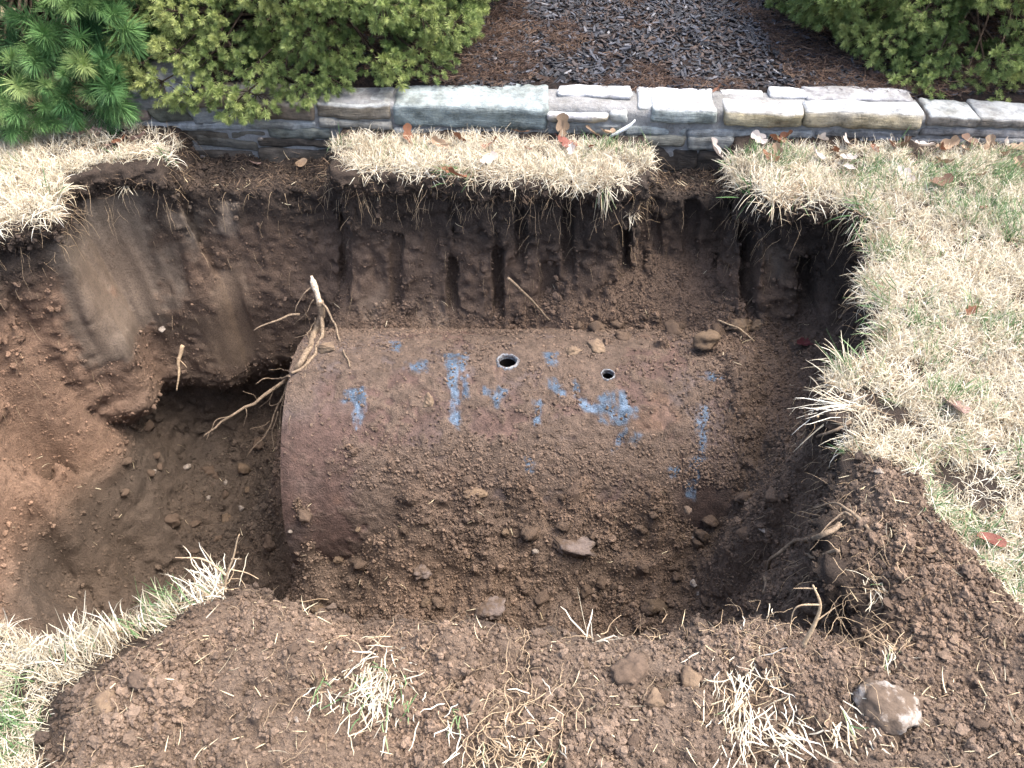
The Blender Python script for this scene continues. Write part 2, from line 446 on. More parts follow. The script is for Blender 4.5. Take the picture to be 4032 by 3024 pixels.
# ---- surface nets
sg = S < 0
cnt = np.zeros((nx - 1, ny - 1, nz - 1), np.int8)
for a in (0, 1):
    for b in (0, 1):
        for c in (0, 1): cnt += sg[a:nx - 1 + a, b:ny - 1 + b, c:nz - 1 + c]
act = (cnt > 0) & (cnt < 8)
ai = np.nonzero(act)
nact = len(ai[0])
vid = np.full(act.shape, -1, np.int32); vid[ai] = np.arange(nact)
acc = np.zeros((nact, 3)); num = np.zeros(nact)
corners = [(a, b, c) for a in (0, 1) for b in (0, 1) for c in (0, 1)]
for p in corners:
    for ax in range(3):
        if p[ax]: continue
        q = list(p); q[ax] = 1
        v0 = S[ai[0] + p[0], ai[1] + p[1], ai[2] + p[2]].astype(float)
        v1 = S[ai[0] + q[0], ai[1] + q[1], ai[2] + q[2]].astype(float)
        cr = (v0 < 0) != (v1 < 0)
        t = np.where(cr, v0 / np.where(cr, v0 - v1, 1), 0)
        pos = np.array(p, float)[None, :].repeat(nact, 0); pos[:, ax] += t
        acc += pos * cr[:, None]; num += cr
acc /= num[:, None]
GV = np.stack([gx[ai[0]], gy[ai[1]], gz[ai[2]]], 1) + acc * h
quads = []
for ax in range(3):
    o1, o2 = [(1, 2), (2, 0), (0, 1)][ax]
    lo = [slice(1, None)] * 3; hi = [slice(1, None)] * 3
    lo[ax] = slice(0, -1); hi[ax] = slice(1, None)
    for k in (o1, o2): lo[k] = slice(1, -1); hi[k] = slice(1, -1)
    A, B = sg[tuple(lo)], sg[tuple(hi)]
    for flip, M in ((0, A & ~B), (1, ~A & B)):
        e = list(np.nonzero(M))
        e[o1] = e[o1] + 1; e[o2] = e[o2] + 1
        def cell(d1, d2):
            q = [e[0].copy(), e[1].copy(), e[2].copy()]; q[o1] += d1; q[o2] += d2
            return vid[q[0], q[1], q[2]]
        qd = np.stack([cell(-1, -1), cell(0, -1), cell(0, 0), cell(-1, 0)], 1)
        quads.append(qd[:, ::-1] if flip else qd)
GF = np.concatenate(quads); GF = GF[(GF >= 0).all(1)]
del S, sg, cnt, act, vid, band
# drop what lies inside the tank, where nobody can look
r_ = np.hypot(GV[:, 1] - TY, GV[:, 2] - TZ)
deep = (r_ < TR - .03) & (GV[:, 0] > TX0 + .02) & (GV[:, 0] < TX1 - .02)
GF = GF[~deep[GF].all(1)]
used = np.unique(GF); rm = np.full(len(GV), -1); rm[used] = np.arange(len(used)); GV = GV[used]; GF = rm[GF]
# face normals and areas (for scattering)
e1 = GV[GF[:, 2]] - GV[GF[:, 0]]; e2 = GV[GF[:, 3]] - GV[GF[:, 1]]
FN = np.cross(e1, e2); FA = np.linalg.norm(FN, axis=1) + 1e-12; FN /= FA[:, None]; FA *= .5
FC = GV[GF].mean(1)
VNm = np.zeros_like(GV)
for k in range(4): np.add.at(VNm, GF[:, k], FN)
VNm /= np.linalg.norm(VNm, axis=1)[:, None] + 1e-12
def grid_at(A, P):
    i = np.clip(((P[:, 0] - gx[0]) / h).astype(int), 0, nx - 1); j = np.clip(((P[:, 1] - gy[0]) / h).astype(int), 0, ny - 1)
    return A[i, j]
# ---- soil colours, with some shade painted on the deep floor: dark topsoil over brown subsoil, red clay to the left, smeared grey clay, crumbly spoil
def soil_colour(P):
    zz = P[:, 2] + .07 * fbm(P, 4, 3, 81)
    sm, tone = smear_mask(P)
    dark = np.array([.042, .032, .026]); mid = np.array([.106, .076, .058]); low = np.array([.124, .090, .068]); red = np.array([.168, .113, .082]); spo = np.array([.134, .099, .075])
    t = sstep(-.22, -.42, zz)[:, None]
    c = dark * (1 - t) + mid * t
    t = sstep(-.6, -1.0, zz)[:, None]; c = c * (1 - t) + low * t
    t = (sstep(-1.35, -1.6, P[:, 0] + .12 * fbm(P, 4, 2, 85)) * sstep(-.18, -.4, zz) * sstep(-1.15, -.95, zz))[:, None]; c = c * (1 - t) + red * t
    t = (sstep(-.80, -.95, P[:, 0]) * sstep(-1.0, -1.2, zz))[:, None]; c = c * (1 - t) + np.array([.078, .060, .047]) * t  # deep floor left of the tank: greyer soil, darkened further with painted shade
    t = grid_at(spm, P)[:, None] * sstep(-.25, -.12, P[:, 2])[:, None]; c = c * (1 - t) + spo * t
    t = (sstep(.50, .62, P[:, 0] + .05 * fbm(P, 5, 2, 86)) * sstep(2.05, 1.85, P[:, 1]) * sstep(-.06, -.14, P[:, 2]))[:, None]; c = c * (1 - t) + np.array([.106, .077, .058]) * t
    tc = np.array([[.102, .085, .069], [.165, .134, .106], [.122, .092, .068], [.148, .112, .086]])[tone.astype(int)]
    tc = tc * (1 + .16 * vn(np.stack([P[:, 0] * 75 + P[:, 2] * 8, P[:, 1] * 3, P[:, 2] * 2.5], 1), 1, 72) + .12 * vn(np.stack([P[:, 0] * 22 + P[:, 2] * 3, P[:, 1] * 3, P[:, 2] * 2], 1), 1, 73))[:, None]
    t = (sm * .8)[:, None]; c = c * (1 - t) + tc * t
    v = 1 + .22 * fbm(P, 7, 3, 90) + .16 * vn(P, 45, 93)
    rr = .05 * fbm(P, 3, 2, 95)
    return np.clip(c * v[:, None] * np.stack([1.015 + rr, np.ones(len(P)), .98 - rr], 1), .01, 1), sm
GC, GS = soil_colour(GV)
m = NT('soil')
col = m.attr('col').outputs['Color']
tc = m.n('ShaderNodeTexCoord').outputs['Object']
n1 = m.noise(140, 5, .65, tc); n3 = m.noise(420, 3, .6, tc)
c2 = m.mix(1.0, col, m.ramp(n1.outputs[0], [(.3, (.62, .6, .58)), (.5, (1, 1, 1)), (.72, (1.28, 1.27, 1.25))]).outputs[0], 'MULTIPLY')
sme = m.attr('smear').outputs['Fac']
st_ = m.math('SUBTRACT', 1.0, m.math('MULTIPLY', sme, .6))
hgt = m.math('MULTIPLY', m.math('ADD', n1.outputs[0], m.math('MULTIPLY', n3.outputs[0], .5)), st_)
SOIL = m.fin(c2, m.math('SUBTRACT', .95, m.math('MULTIPLY', sme, .35)), m.bump(hgt, 1.0, .009), .25)
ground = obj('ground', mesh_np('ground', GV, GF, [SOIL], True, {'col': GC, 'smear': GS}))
tag(ground, 'brown soil of the dug pit with its walls, floor and loose spoil', kind='structure')
print('ground', len(GV), len(GF), time.time() - T0)
# the lawn's earth beyond the dig, out to the horizon
def ring(x0, x1, y0, y1, big):
    xs = [-big, x0, x1, big]; ys = [-big, y0, y1, big]
    V = [(x, y, -.012) for x in xs for y in ys]
    F = [(i * 4 + j, (i + 1) * 4 + j, (i + 1) * 4 + j + 1, i * 4 + j + 1) for i in range(3) for j in range(3) if not (i == 1 and j == 1)]
    return V, F
m = NT('lawn_earth')
tc = m.n('ShaderNodeTexCoord').outputs['Object']
LAWN_EARTH = m.fin(m.ramp(m.noise(9, 6, .6, tc).outputs[0], [(.3, (.10, .09, .045)), (.5, (.26, .22, .12)), (.7, (.33, .28, .16))]).outputs[0], .95, m.bump(m.noise(60, 5, .6, tc).outputs[0], .8, .02))
V, F = ring(gx[1] + h / 2, gx[-2] - h / 2, gy[1] + h / 2, gy[-2] - h / 2, 150)
tag(obj('lawn_ground', mesh_np('lawn_ground', V, F, [LAWN_EARTH], False)), 'dry lawn around the dig', kind='structure')
# ================================================================== the buried tank
tank = empty('oil_tank', ((TX0 + TX1) / 2, TY, TZ - TR))
tag(tank, 'rusty cylindrical steel oil tank half dug out of the pit', 'tank')
to = np.array(tank.location)
HB, HS = UT(1998, 1425), UT(2393, 1478)                  # the two openings on its crown
step = .006
xs = np.arange(TX0, TX1 + step / 2, step); nt = int(2 * math.pi * TR / step)
th = np.arange(nt) * 2 * math.pi / nt
XX, TT = np.meshgrid(xs, th, indexing='ij')
base = np.stack([XX.ravel(), TY + TR * np.sin(TT).ravel(), TZ + TR * np.cos(TT).ravel()], 1)
nrm = np.stack([np.zeros(XX.size), np.sin(TT).ravel(), np.cos(TT).ravel()], 1)
edge = np.minimum(base[:, 0] - TX0, TX1 - base[:, 0])
dsp = .004 * fbm(base, 3, 2, 201) + .0015 * vn(base, 18, 202) - .004 * np.exp(-(edge / .012) ** 2)
TV = base + nrm * dsp[:, None]
ni, nj = len(xs), nt
I, J = np.meshgrid(np.arange(ni - 1), np.arange(nj), indexing='ij')
I, J = I.ravel(), J.ravel(); J2 = (J + 1) % nj
TF = np.stack([I * nj + J, I * nj + J2, (I + 1) * nj + J2, (I + 1) * nj + J], 1)[:, ::-1]
def hole_frame(c):
    n_ = np.array([0, c[1] - TY, c[2] - TZ]); n_ /= np.linalg.norm(n_)
    u = np.array([1., 0, 0]); return n_, u, np.cross(n_, u)
for c, r in ((HB, .0345), (HS, .0225)):
    n_, u, v = hole_frame(c)
    d = TV - c; a, b, w_ = d @ u, d @ v, d @ n_
    rad = np.hypot(a, b); near = np.abs(w_) < .05
    ins = (rad < r) & near
    kill = ins[TF].all(1)
    bd = np.unique(TF[~kill]); bd = bd[ins[bd]]
    TV[bd] += ((r / np.maximum(rad[bd], 1e-6) - 1) * a[bd])[:, None] * u + ((r / np.maximum(rad[bd], 1e-6) - 1) * b[bd])[:, None] * v
    TF = TF[~kill]
# colour: rust and caked clay; bare blue-grey steel where the bucket scraped (patches with their own shape)
rust = np.array([.072, .046, .038]); purple = np.array([.080, .061, .054]); clay = np.array([.108, .078, .060]); steel = np.array([.064, .098, .145]); orange = np.array([.14, .08, .052])
q = fbm(TV, 5, 3, 210)
col = rust + (purple - rust) * sstep(-.2, .35, q)[:, None]
left = sstep(-.45, -.7, TV[:, 0]) * sstep(2.1, 1.95, TV[:, 1])
cl = np.clip(sstep(-.12, .22, .8 * fbm(TV, 11, 3, 220) + .7 * fbm(TV, 34, 3, 222) + .3 * fbm(TV, 2.5, 2, 221) + .25 * sstep(1.95, 2.25, TV[:, 1]) + .5 * sstep(1.98, 1.80, TV[:, 1] + .12 * fbm(TV, 5, 3, 226)) * sstep(-.68, -.5, TV[:, 0]) - .10) - .75 * left, 0, 1)
bare = np.exp(-(((TV[:, 0] - UT(2770, 1980)[0]) / .10) ** 2 + ((TV[:, 1] - UT(2770, 1980)[1]) / .10) ** 2) ** 2)
cl = cl * (1 - .9 * bare)
TV = TV + nrm * (cl * (.004 + .005 * vn(TV, 62, 223)))[:, None]
col = col * (1 - .45 * bare[:, None])
col = col * (1 - cl[:, None]) + clay * cl[:, None]
og = sstep(.32, .6, fbm(TV, 7, 3, 230)); col = col * (1 - .4 * og[:, None]) + orange * .4 * og[:, None]
met = np.zeros(len(TV))
angT = np.arctan2(TV[:, 1] - TY, TV[:, 2] - TZ) * TR
STK = np.stack([TV[:, 0] * 6, angT * 1.2, TV[:, 0] * 0], 1)
wob = .6 * fbm(STK, 9, 3, 240) + .5 * fbm(TV, 30, 2, 241)
def patch(pts, soft=.5):
    global met
    w3 = [UT(*p) for p in pts]
    ang = lambda P: np.arctan2(P[..., 1] - TY, P[..., 2] - TZ) * TR
    poly = [(p[0], float(ang(p))) for p in w3]
    A = ang(TV)
    sel = (TV[:, 0] > min(p[0] for p in poly) - .05) & (TV[:, 0] < max(p[0] for p in poly) + .05)
    dd = np.full(len(TV), -1.); dd[sel] = poly_sd(TV[sel, 0], A[sel], poly)
    met = np.maximum(met, sstep(-.006, .010, dd + .026 * wob + .010 * fbm(TV, 80, 1, 251) + .003) * sstep(-.5, .15, .6 * fbm(STK, 16, 2, 250) + .5 * fbm(TV, 48, 2, 252)))
for pl in ([(1350, 1540), (1440, 1530), (1435, 1580), (1430, 1650), (1410, 1680), (1395, 1660), (1395, 1590), (1360, 1580)],
           [(1600, 1430), (1680, 1425), (1680, 1460), (1610, 1470)], [(1750, 1400), (1840, 1390), (1840, 1430), (1800, 1480), (1760, 1440)],
           [(1775, 1480), (1800, 1480), (1805, 1590), (1825, 1640), (1805, 1690), (1775, 1660), (1770, 1590)], [(1815, 1480), (1840, 1480), (1845, 1570), (1825, 1570)],
           [(1910, 1530), (2010, 1530), (1975, 1570), (1955, 1610), (1935, 1580)], [(2145, 1480), (2210, 1520), (2225, 1560), (2190, 1550), (2150, 1520)], [(2105, 1580), (2130, 1580), (2125, 1665), (2108, 1660)],
           [(2350, 1560), (2450, 1540), (2470, 1590), (2515, 1610), (2510, 1640), (2440, 1670), (2390, 1680), (2360, 1640), (2290, 1610), (2295, 1570), (2345, 1600)],
           [(2500, 1705), (2530, 1715), (2490, 1755), (2475, 1750)], [(2430, 1720), (2470, 1690), (2425, 1770), (2410, 1770)], [(2760, 1600), (2782, 1600), (2780, 1720), (2760, 1780), (2755, 1700)],
           [(2720, 1810), (2775, 1800), (2770, 1840), (2700, 1860)], [(2640, 1850), (2670, 1845), (2665, 1870), (2645, 1880)], [(2060, 1800), (2110, 1800), (2105, 1860), (2090, 1870)], [(1540, 1345), (1580, 1350), (1570, 1385), (1545, 1380)],
           [(2150, 1390), (2200, 1400), (2190, 1450), (2155, 1440)], [(2760, 1480), (2830, 1460), (2860, 1500), (2800, 1500)], [(2250, 1510), (2280, 1520), (2270, 1560), (2255, 1555)], [(2700, 1900), (2740, 1880), (2730, 1960), (2700, 1950)]):
    patch(pl)
col = col * (1 - met[:, None]) + (steel * (1 + .45 * vn(TV, 90, 260))[:, None]) * met[:, None]
col = col * (1 + .30 * vn(TV, 75, 270) + .22 * vn(TV, 32, 272) + .16 * fbm(TV, 12, 2, 271))[:, None]
m = NT('tank_steel')
a_ = m.attr('col').outputs['Color']; mt = m.attr('metal').outputs['Fac']; ck = m.attr('clay').outputs['Fac']
tcn = m.n('ShaderNodeTexCoord').outputs['Object']
n1 = m.noise(160, 5, .7, tcn); n2_ = m.noise(40, 4, .6, tcn)
c2 = m.mix(1.0, a_, m.ramp(n1.outputs[0], [(.28, (.5, .47, .45)), (.5, (1, 1, 1)), (.72, (1.35, 1.33, 1.3))]).outputs[0], 'MULTIPLY')
spk = m.ramp(m.noise(330, 2, .5, tcn).outputs[0], [(.60, (0, 0, 0)), (.68, (1, 1, 1))]).outputs[0]
c3 = m.mix(m.math('MULTIPLY', m.math('MULTIPLY', spk, mt), .55), c2, (.32, .42, .53))
hb = m.math('ADD', m.math('MULTIPLY', n1.outputs[0], m.math('ADD', .35, m.math('MULTIPLY', ck, .9))), m.math('MULTIPLY', n2_.outputs[0], .6))
TANK = m.fin(c3, m.math('SUBTRACT', .82, m.math('MULTIPLY', mt, .3)), m.bump(hb, 1.0, .009), .3)
obj('shell', mesh_np('tank_shell', TV - to, TF, [TANK], True, {'col': np.clip(col, .01, 1), 'metal': met, 'clay': cl}), tank)
# slightly dished ends, with a rolled rim
for sgn, xe in ((-1, TX0), (1, TX1)):
    prof = [(TR - .004, 0), (TR - .012, -.004), (TR - .02, -.006), (TR * .8, .012), (TR * .55, .028), (TR * .3, .036), (.001, .04)]
    V = []; F = []; ns = 96
    for r, dx in prof:
        for k in range(ns):
            a = 2 * math.pi * k / ns; V.append((xe + sgn * dx, TY + r * math.sin(a), TZ + r * math.cos(a)))
    for k in range(len(prof) - 1):
        for j in range(ns):
            q4 = (k * ns + j, k * ns + (j + 1) % ns, (k + 1) * ns + (j + 1) % ns, (k + 1) * ns + j)
            F.append(q4 if sgn > 0 else q4[::-1])
    V = np.array(V)
    cc = np.clip(rust * (1 + .3 * fbm(V, 9, 3, 280))[:, None], .01, 1)
    obj('end_cap', mesh_np('tank_end_cap', V - to, F, [TANK], True, {'col': cc, 'metal': np.zeros(len(V)), 'clay': np.full(len(V), .5)}), tank)
m = NT('opening_rim')
tcn = m.n('ShaderNodeTexCoord').outputs['Object']
n1 = m.noise(130, 4, .7, tcn)
RIMM = m.fin(m.ramp(n1.outputs[0], [(.35, (.10, .05, .03)), (.48, (.12, .125, .135)), (.68, (.30, .34, .38))]).outputs[0], .5, m.bump(n1.outputs[0], .5, .003), .5)
RIMM.node_tree.nodes['Principled BSDF'].inputs['Metallic'].default_value = .4
BORE = NT('bore_dark').fin((.006, .005, .005), .95, None, .05)  # near-black colour on bore and closed bottom stands for the unlit tank inside
for c, r, lab in ((HB, .0325, 'wide'), (HS, .0205, 'narrow')):
    n_, u, v = hole_frame(c)
    ns = 48
    prof = [(r * 1.45, -.016), (r * 1.34, .003), (r * 1.22, .008), (r * 1.10, .008), (r * 1.04, .006), (r, -.004), (r * .97, -.012), (r * 1.0, -.020), (r * .97, -.028), (r * .97, -.10)]
    V = []; F = []
    for kk_, (rr, zz) in enumerate(prof):
        for k in range(ns):
            a = 2 * math.pi * k / ns
            wob_ = 1 + (.035 * math.sin(3 * a + 1) + .025 * math.sin(7 * a) + .015 * math.sin(13 * a)) * (kk_ < 6)
            V.append(c + n_ * zz + rr * wob_ * (math.cos(a) * u + math.sin(a) * v))
    for k in range(len(prof) - 1):
        for j in range(ns): F.append((k * ns + j, k * ns + (j + 1) % ns, (k + 1) * ns + (j + 1) % ns, (k + 1) * ns + j))
    F.append(tuple((len(prof) - 1) * ns + j for j in range(ns)))
    me = mesh_np('fill_opening', np.array(V) - to, F, [RIMM, BORE], True)
    for p in me.polygons:
        if p.index >= ns * 6: p.material_index = 1
    o = obj('opening', me, tank); o['label'] = '%s round threaded opening on the crown of the tank' % lab
print('tank', time.time() - T0)
# ================================================================== the low stone wall
m = NT('wall_stone')
a_ = m.attr('col').outputs['Color']
tcn = m.n('ShaderNodeTexCoord').outputs['Object']
n1 = m.noise(45, 6, .68, tcn); n2_ = m.noise(180, 4, .6, tcn)
mp = m.n('ShaderNodeMapping'); m.l(tcn, mp.inputs[0]); mp.inputs['Scale'].default_value = (1, 1, 7)
n3 = m.noise(22, 5, .6, mp.outputs[0])
c2 = m.mix(1.0, a_, m.ramp(n1.outputs[0], [(.3, (.62, .62, .64)), (.5, (1, 1, 1)), (.7, (1.18, 1.18, 1.16))]).outputs[0], 'MULTIPLY')
c2 = m.mix(.55, c2, m.ramp(n3.outputs[0], [(.3, (.55, .55, .56)), (.5, (1, 1, 1)), (.75, (1.2, 1.18, 1.12))]).outputs[0], 'MULTIPLY')
hb = m.math('ADD', m.math('ADD', m.math('MULTIPLY', n1.outputs[0], .6), m.math('MULTIPLY', n2_.outputs[0], .3)), n3.outputs[0])
st0 = m.ramp(m.noise(7, 6, .7, tcn).outputs[0], [(.38, (.42, .40, .36)), (.55, (1, 1, 1))]).outputs[0]
c2 = m.mix(.8, c2, st0, 'MULTIPLY')
STONE = m.fin(c2, .85, m.bump(hb, .7, .008), .3)
wall = empty('stone_wall', (0.2, float(ywall(.2)) + .1, 0))
tag(wall, 'low mortared fieldstone wall edging the mulch bed', 'wall')
wo_ = np.array(wall.location)
WD = np.array([WR[0] - WL[0], WR[1] - WL[1], 0]); WD /= np.linalg.norm(WD)       # along the wall
WNf = np.array([WD[1], -WD[0], 0])                                                # out of its front face
def UW(px, py, off=0.0):
    d = ray(px, py); q = WL + WNf * off
    t = ((q - ORG) @ WNf) / (d @ WNf)
    return ORG + d * t
def rounded_block(half, rnd, res):
    """points and quads of a rounded box"""
    V = []; F = []
    cnts = [max(2, int(math.ceil(2 * hf / res))) for hf in half]
    for ax in range(3):
        u, v = (ax + 1) % 3, (ax + 2) % 3
        for sg_ in (-1, 1):
            nu, nv = cnts[u], cnts[v]; b0 = len(V)
            for i in range(nu + 1):
                for j in range(nv + 1):
                    p = [0, 0, 0]; p[ax] = sg_ * half[ax]; p[u] = -half[u] + 2 * half[u] * i / nu; p[v] = -half[v] + 2 * half[v] * j / nv
                    V.append(p)
            for i in range(nu):
                for j in range(nv):
                    q4 = (b0 + i * (nv + 1) + j, b0 + (i + 1) * (nv + 1) + j, b0 + (i + 1) * (nv + 1) + j + 1, b0 + i * (nv + 1) + j + 1)
                    F.append(q4 if sg_ > 0 else q4[::-1])
    V = np.array(V, float); hf = np.array(half)
    q = np.clip(V, -(hf - rnd), hf - rnd); d = V - q; L_ = np.linalg.norm(d, axis=1)[:, None]
    V = q + np.where(L_ > 0, d / np.maximum(L_, 1e-9) * np.minimum(L_, rnd), 0)
    key = {}; mp_ = []; NV = []
    for p in V:
        k = tuple(np.round(p, 5))
        if k not in key: key[k] = len(NV); NV.append(p)
        mp_.append(key[k])
    return np.array(NV), [tuple(mp_[i] for i in f) for f in F]
sseed = [0]
def stone(pl, pr, ptop, pbot, depth, front, top=None, off=0.0, tilt=0.0, rough=.012, rnd=.010, blot=0.0, skew=0.0, back_in=0.0):
    """front-face pixels left, right, top, bottom; depth in m; colours of the front face and of the top"""
    sseed[0] += 1; sd_ = sseed[0] * 3
    mid = (ptop + pbot) / 2
    A, B = UW(pl, mid, off), UW(pr, mid, off); Tp, Bt = UW((pl + pr) / 2, ptop, off), UW((pl + pr) / 2, pbot, off)
    L_ = np.linalg.norm((B - A)[:2]); hz = Tp[2] - Bt[2]
    V, F = rounded_block((L_ / 2, depth / 2, hz / 2), min(rnd, hz * .32, L_ * .3), .014)
    cen = (A + B) / 2 - WNf * depth / 2; cen[2] = (Tp[2] + Bt[2]) / 2
    wob_ = np.stack([fbm(V + sd_, 8, 3, sd_), fbm(V + sd_, 9, 3, sd_ + 1), fbm(V + sd_, 7, 3, sd_ + 2)], 1)
    lay = vn(np.stack([V[:, 0] * 3, V[:, 1] * 3, V[:, 2] * 75], 1) + sd_, 1, sd_ + 5)
    fr = sstep(.3, .9, -V[:, 1] / (depth / 2))
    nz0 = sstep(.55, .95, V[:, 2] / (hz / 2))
    V2 = V + wob_ * rough * np.array([1.3, 1.1, .8]) + .004 * np.stack([vn(V + sd_, 30, 1), vn(V + sd_, 34, 2), vn(V + sd_, 32, 3)], 1)
    V2[:, 1] -= lay * fr * .005
    V2[:, 0] += skew * V[:, 2]
    V2[:, 0] -= back_in * sstep(-1, 1, V[:, 1] / (depth / 2)) * V[:, 0]
    V2[:, 2] += tilt * V[:, 0]
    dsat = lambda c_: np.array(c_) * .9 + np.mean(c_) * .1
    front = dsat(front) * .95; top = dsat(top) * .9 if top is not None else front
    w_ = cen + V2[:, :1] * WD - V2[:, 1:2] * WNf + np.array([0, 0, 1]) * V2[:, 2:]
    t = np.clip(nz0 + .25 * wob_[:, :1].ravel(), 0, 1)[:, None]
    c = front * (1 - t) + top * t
    if blot:
        b_ = sstep(.05, .45, fbm(w_, 14, 4, sd_ + 9))[:, None] * blot
        c = c * (1 - b_) + np.array([.20, .22, .27]) * b_
    c = c * (1 + .14 * fbm(w_, 12, 2, sd_ + 7))[:, None]
    o = obj('stone', mesh_np('stone', w_ - wo_, F, [STONE], True, {'col': np.clip(c, .01, .85)}), wall)
    return o
GREY, BLUE, DGRN, BRN, TAN, WHT, DRK = (.24, .26, .28), (.19, .235, .235), (.11, .115, .09), (.15, .13, .10), (.29, .25, .165), (.50, .52, .54), (.075, .062, .050)
LTOP = (.27, .325, .335)  # top of the long slate: brightness from the light put into its colour
stone(520, 760, 345, 425, .24, (.25, .27, .29), (.30, .33, .36), rough=.016, off=-.02)
stone(497, 588, 442, 480, .14, (.19, .15, .13), off=.01)
stone(592, 738, 428, 482, .15, DGRN, off=.012, skew=-.5)
stone(745, 965, 392, 432, .17, (.20, .17, .13), off=.0)
stone(755, 945, 437, 488, .16, (.20, .215, .22), off=.006)
stone(950, 1232, 408, 478, .18, (.17, .135, .10), (.22, .20, .17), off=.008)
stone(1246, 1536, 414, 470, .16, BRN, (.34, .36, .36), off=.005)
stone(1250, 1540, 474, 512, .17, (.24, .235, .21), off=.01)
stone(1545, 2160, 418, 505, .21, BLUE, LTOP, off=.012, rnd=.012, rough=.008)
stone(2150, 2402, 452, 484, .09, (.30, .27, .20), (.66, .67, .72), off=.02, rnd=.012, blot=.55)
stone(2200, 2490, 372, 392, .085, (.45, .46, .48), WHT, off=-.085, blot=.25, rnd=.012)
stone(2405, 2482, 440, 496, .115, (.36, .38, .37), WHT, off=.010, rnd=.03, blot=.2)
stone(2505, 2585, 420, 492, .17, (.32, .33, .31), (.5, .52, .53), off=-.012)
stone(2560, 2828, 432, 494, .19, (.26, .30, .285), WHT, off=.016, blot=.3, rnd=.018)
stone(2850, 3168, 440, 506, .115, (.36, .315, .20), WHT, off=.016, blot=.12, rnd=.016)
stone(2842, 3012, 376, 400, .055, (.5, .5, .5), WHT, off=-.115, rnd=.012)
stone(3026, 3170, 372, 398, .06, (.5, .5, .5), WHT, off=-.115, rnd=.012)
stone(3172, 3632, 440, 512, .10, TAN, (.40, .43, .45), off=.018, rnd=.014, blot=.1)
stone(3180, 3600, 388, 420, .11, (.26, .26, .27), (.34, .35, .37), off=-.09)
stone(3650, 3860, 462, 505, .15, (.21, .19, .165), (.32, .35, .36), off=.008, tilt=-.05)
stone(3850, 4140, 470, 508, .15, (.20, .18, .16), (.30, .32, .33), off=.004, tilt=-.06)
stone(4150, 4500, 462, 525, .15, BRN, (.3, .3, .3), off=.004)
# lower course
stone(505, 960, 485, 515, .15, (.30, .32, .33), off=.008)
stone(965, 1240, 482, 512, .15, (.28, .30, .30), off=.004)
stone(1050, 1300, 505, 548, .14, (.16, .175, .155), off=.002)
stone(1545, 1900, 508, 560, .15, (.24, .255, .25), off=.008)
stone(1905, 2150, 505, 560, .15, (.26, .265, .255), off=.002)
stone(2155, 2440, 490, 535, .14, (.25, .26, .25), off=.006)
stone(2160, 2445, 538, 575, .15, (.24, .235, .20), off=.010)
stone(2452, 2700, 500, 535, .15, (.26, .29, .29), off=.004)
stone(2450, 2700, 538, 582, .16, (.22, .215, .175), off=.01)
stone(2704, 3200, 512, 545, .15, (.24, .26, .27), off=.002)
stone(2706, 2900, 548, 596, .17, (.23, .24, .23), off=.018)
stone(2905, 3400, 548, 585, .15, (.22, .23, .23), off=.008)
stone(3205, 3620, 516, 545, .14, (.23, .235, .24), off=.004)
stone(3405, 3800, 548, 580, .15, (.18, .19, .205), off=.008)
stone(3625, 4200, 510, 545, .14, (.24, .235, .235), off=.004)
stone(3805, 4300, 548, 585, .15, (.20, .205, .21), off=.01)
# footing stones bared where the sod is gone, still stained with soil
stone(690, 900, 520, 560, .14, (.10, .085, .065), off=.006, rough=.014)
stone(770, 1010, 548, 588, .14, (.13, .12, .10), off=.012, rough=.014, tilt=-.08)
stone(905, 1045, 518, 548, .13, (.12, .11, .09), off=.0, rough=.014)
stone(690, 1000, 592, 660, .14, DRK, off=.004, rough=.016)
stone(1015, 1300, 552, 585, .14, (.07, .06, .05), off=.01, rough=.014)
stone(1030, 1320, 588, 660, .14, (.095, .082, .068), off=.004, rough=.016)
stone(2560, 2740, 588, 680, .13, (.062, .052, .044), off=.008, rough=.016)
stone(2744, 2900, 600, 690, .13, (.07, .058, .048), off=.006, rough=.016)
# mortar core between and behind the stones
m = NT('mortar')
tcn = m.n('ShaderNodeTexCoord').outputs['Object']
n1 = m.noise(60, 6, .7, tcn); n2_ = m.noise(9, 3, .6, tcn)
MORT = m.fin(m.mix(.5, m.ramp(n1.outputs[0], [(.3, (.12, .12, .12)), (.5, (.20, .205, .205)), (.7, (.28, .285, .285))]).outputs[0], m.ramp(n2_.outputs[0], [(.35, (.12, .115, .105)), (.65, (.30, .305, .31))]).outputs[0]), .92, m.bump(n1.outputs[0], .9, .012), .2)
A, B = UW(512, 500, 0), UW(4480, 540, 0)
L_ = np.linalg.norm((B - A)[:2])
V, F = rounded_block((L_ / 2, .10, .165), .02, .02)
V[:, 2] += np.where(V[:, 2] > 0, .012 * fbm(V, 6, 3, 300) - .02 * sstep(L_ / 2 - 1.0, L_ / 2 - .6, V[:, 0]), 0)
V[:, 1] += .006 * fbm(V, 14, 3, 301)
cen = (A + B) / 2 - WNf * .104; cen[2] = .106 - .165
w_ = cen + V[:, :1] * WD - V[:, 1:2] * WNf + np.array([0, 0, 1]) * V[:, 2:]
obj('mortar', mesh_np('mortar', w_ - wo_, F, [MORT], True), wall)

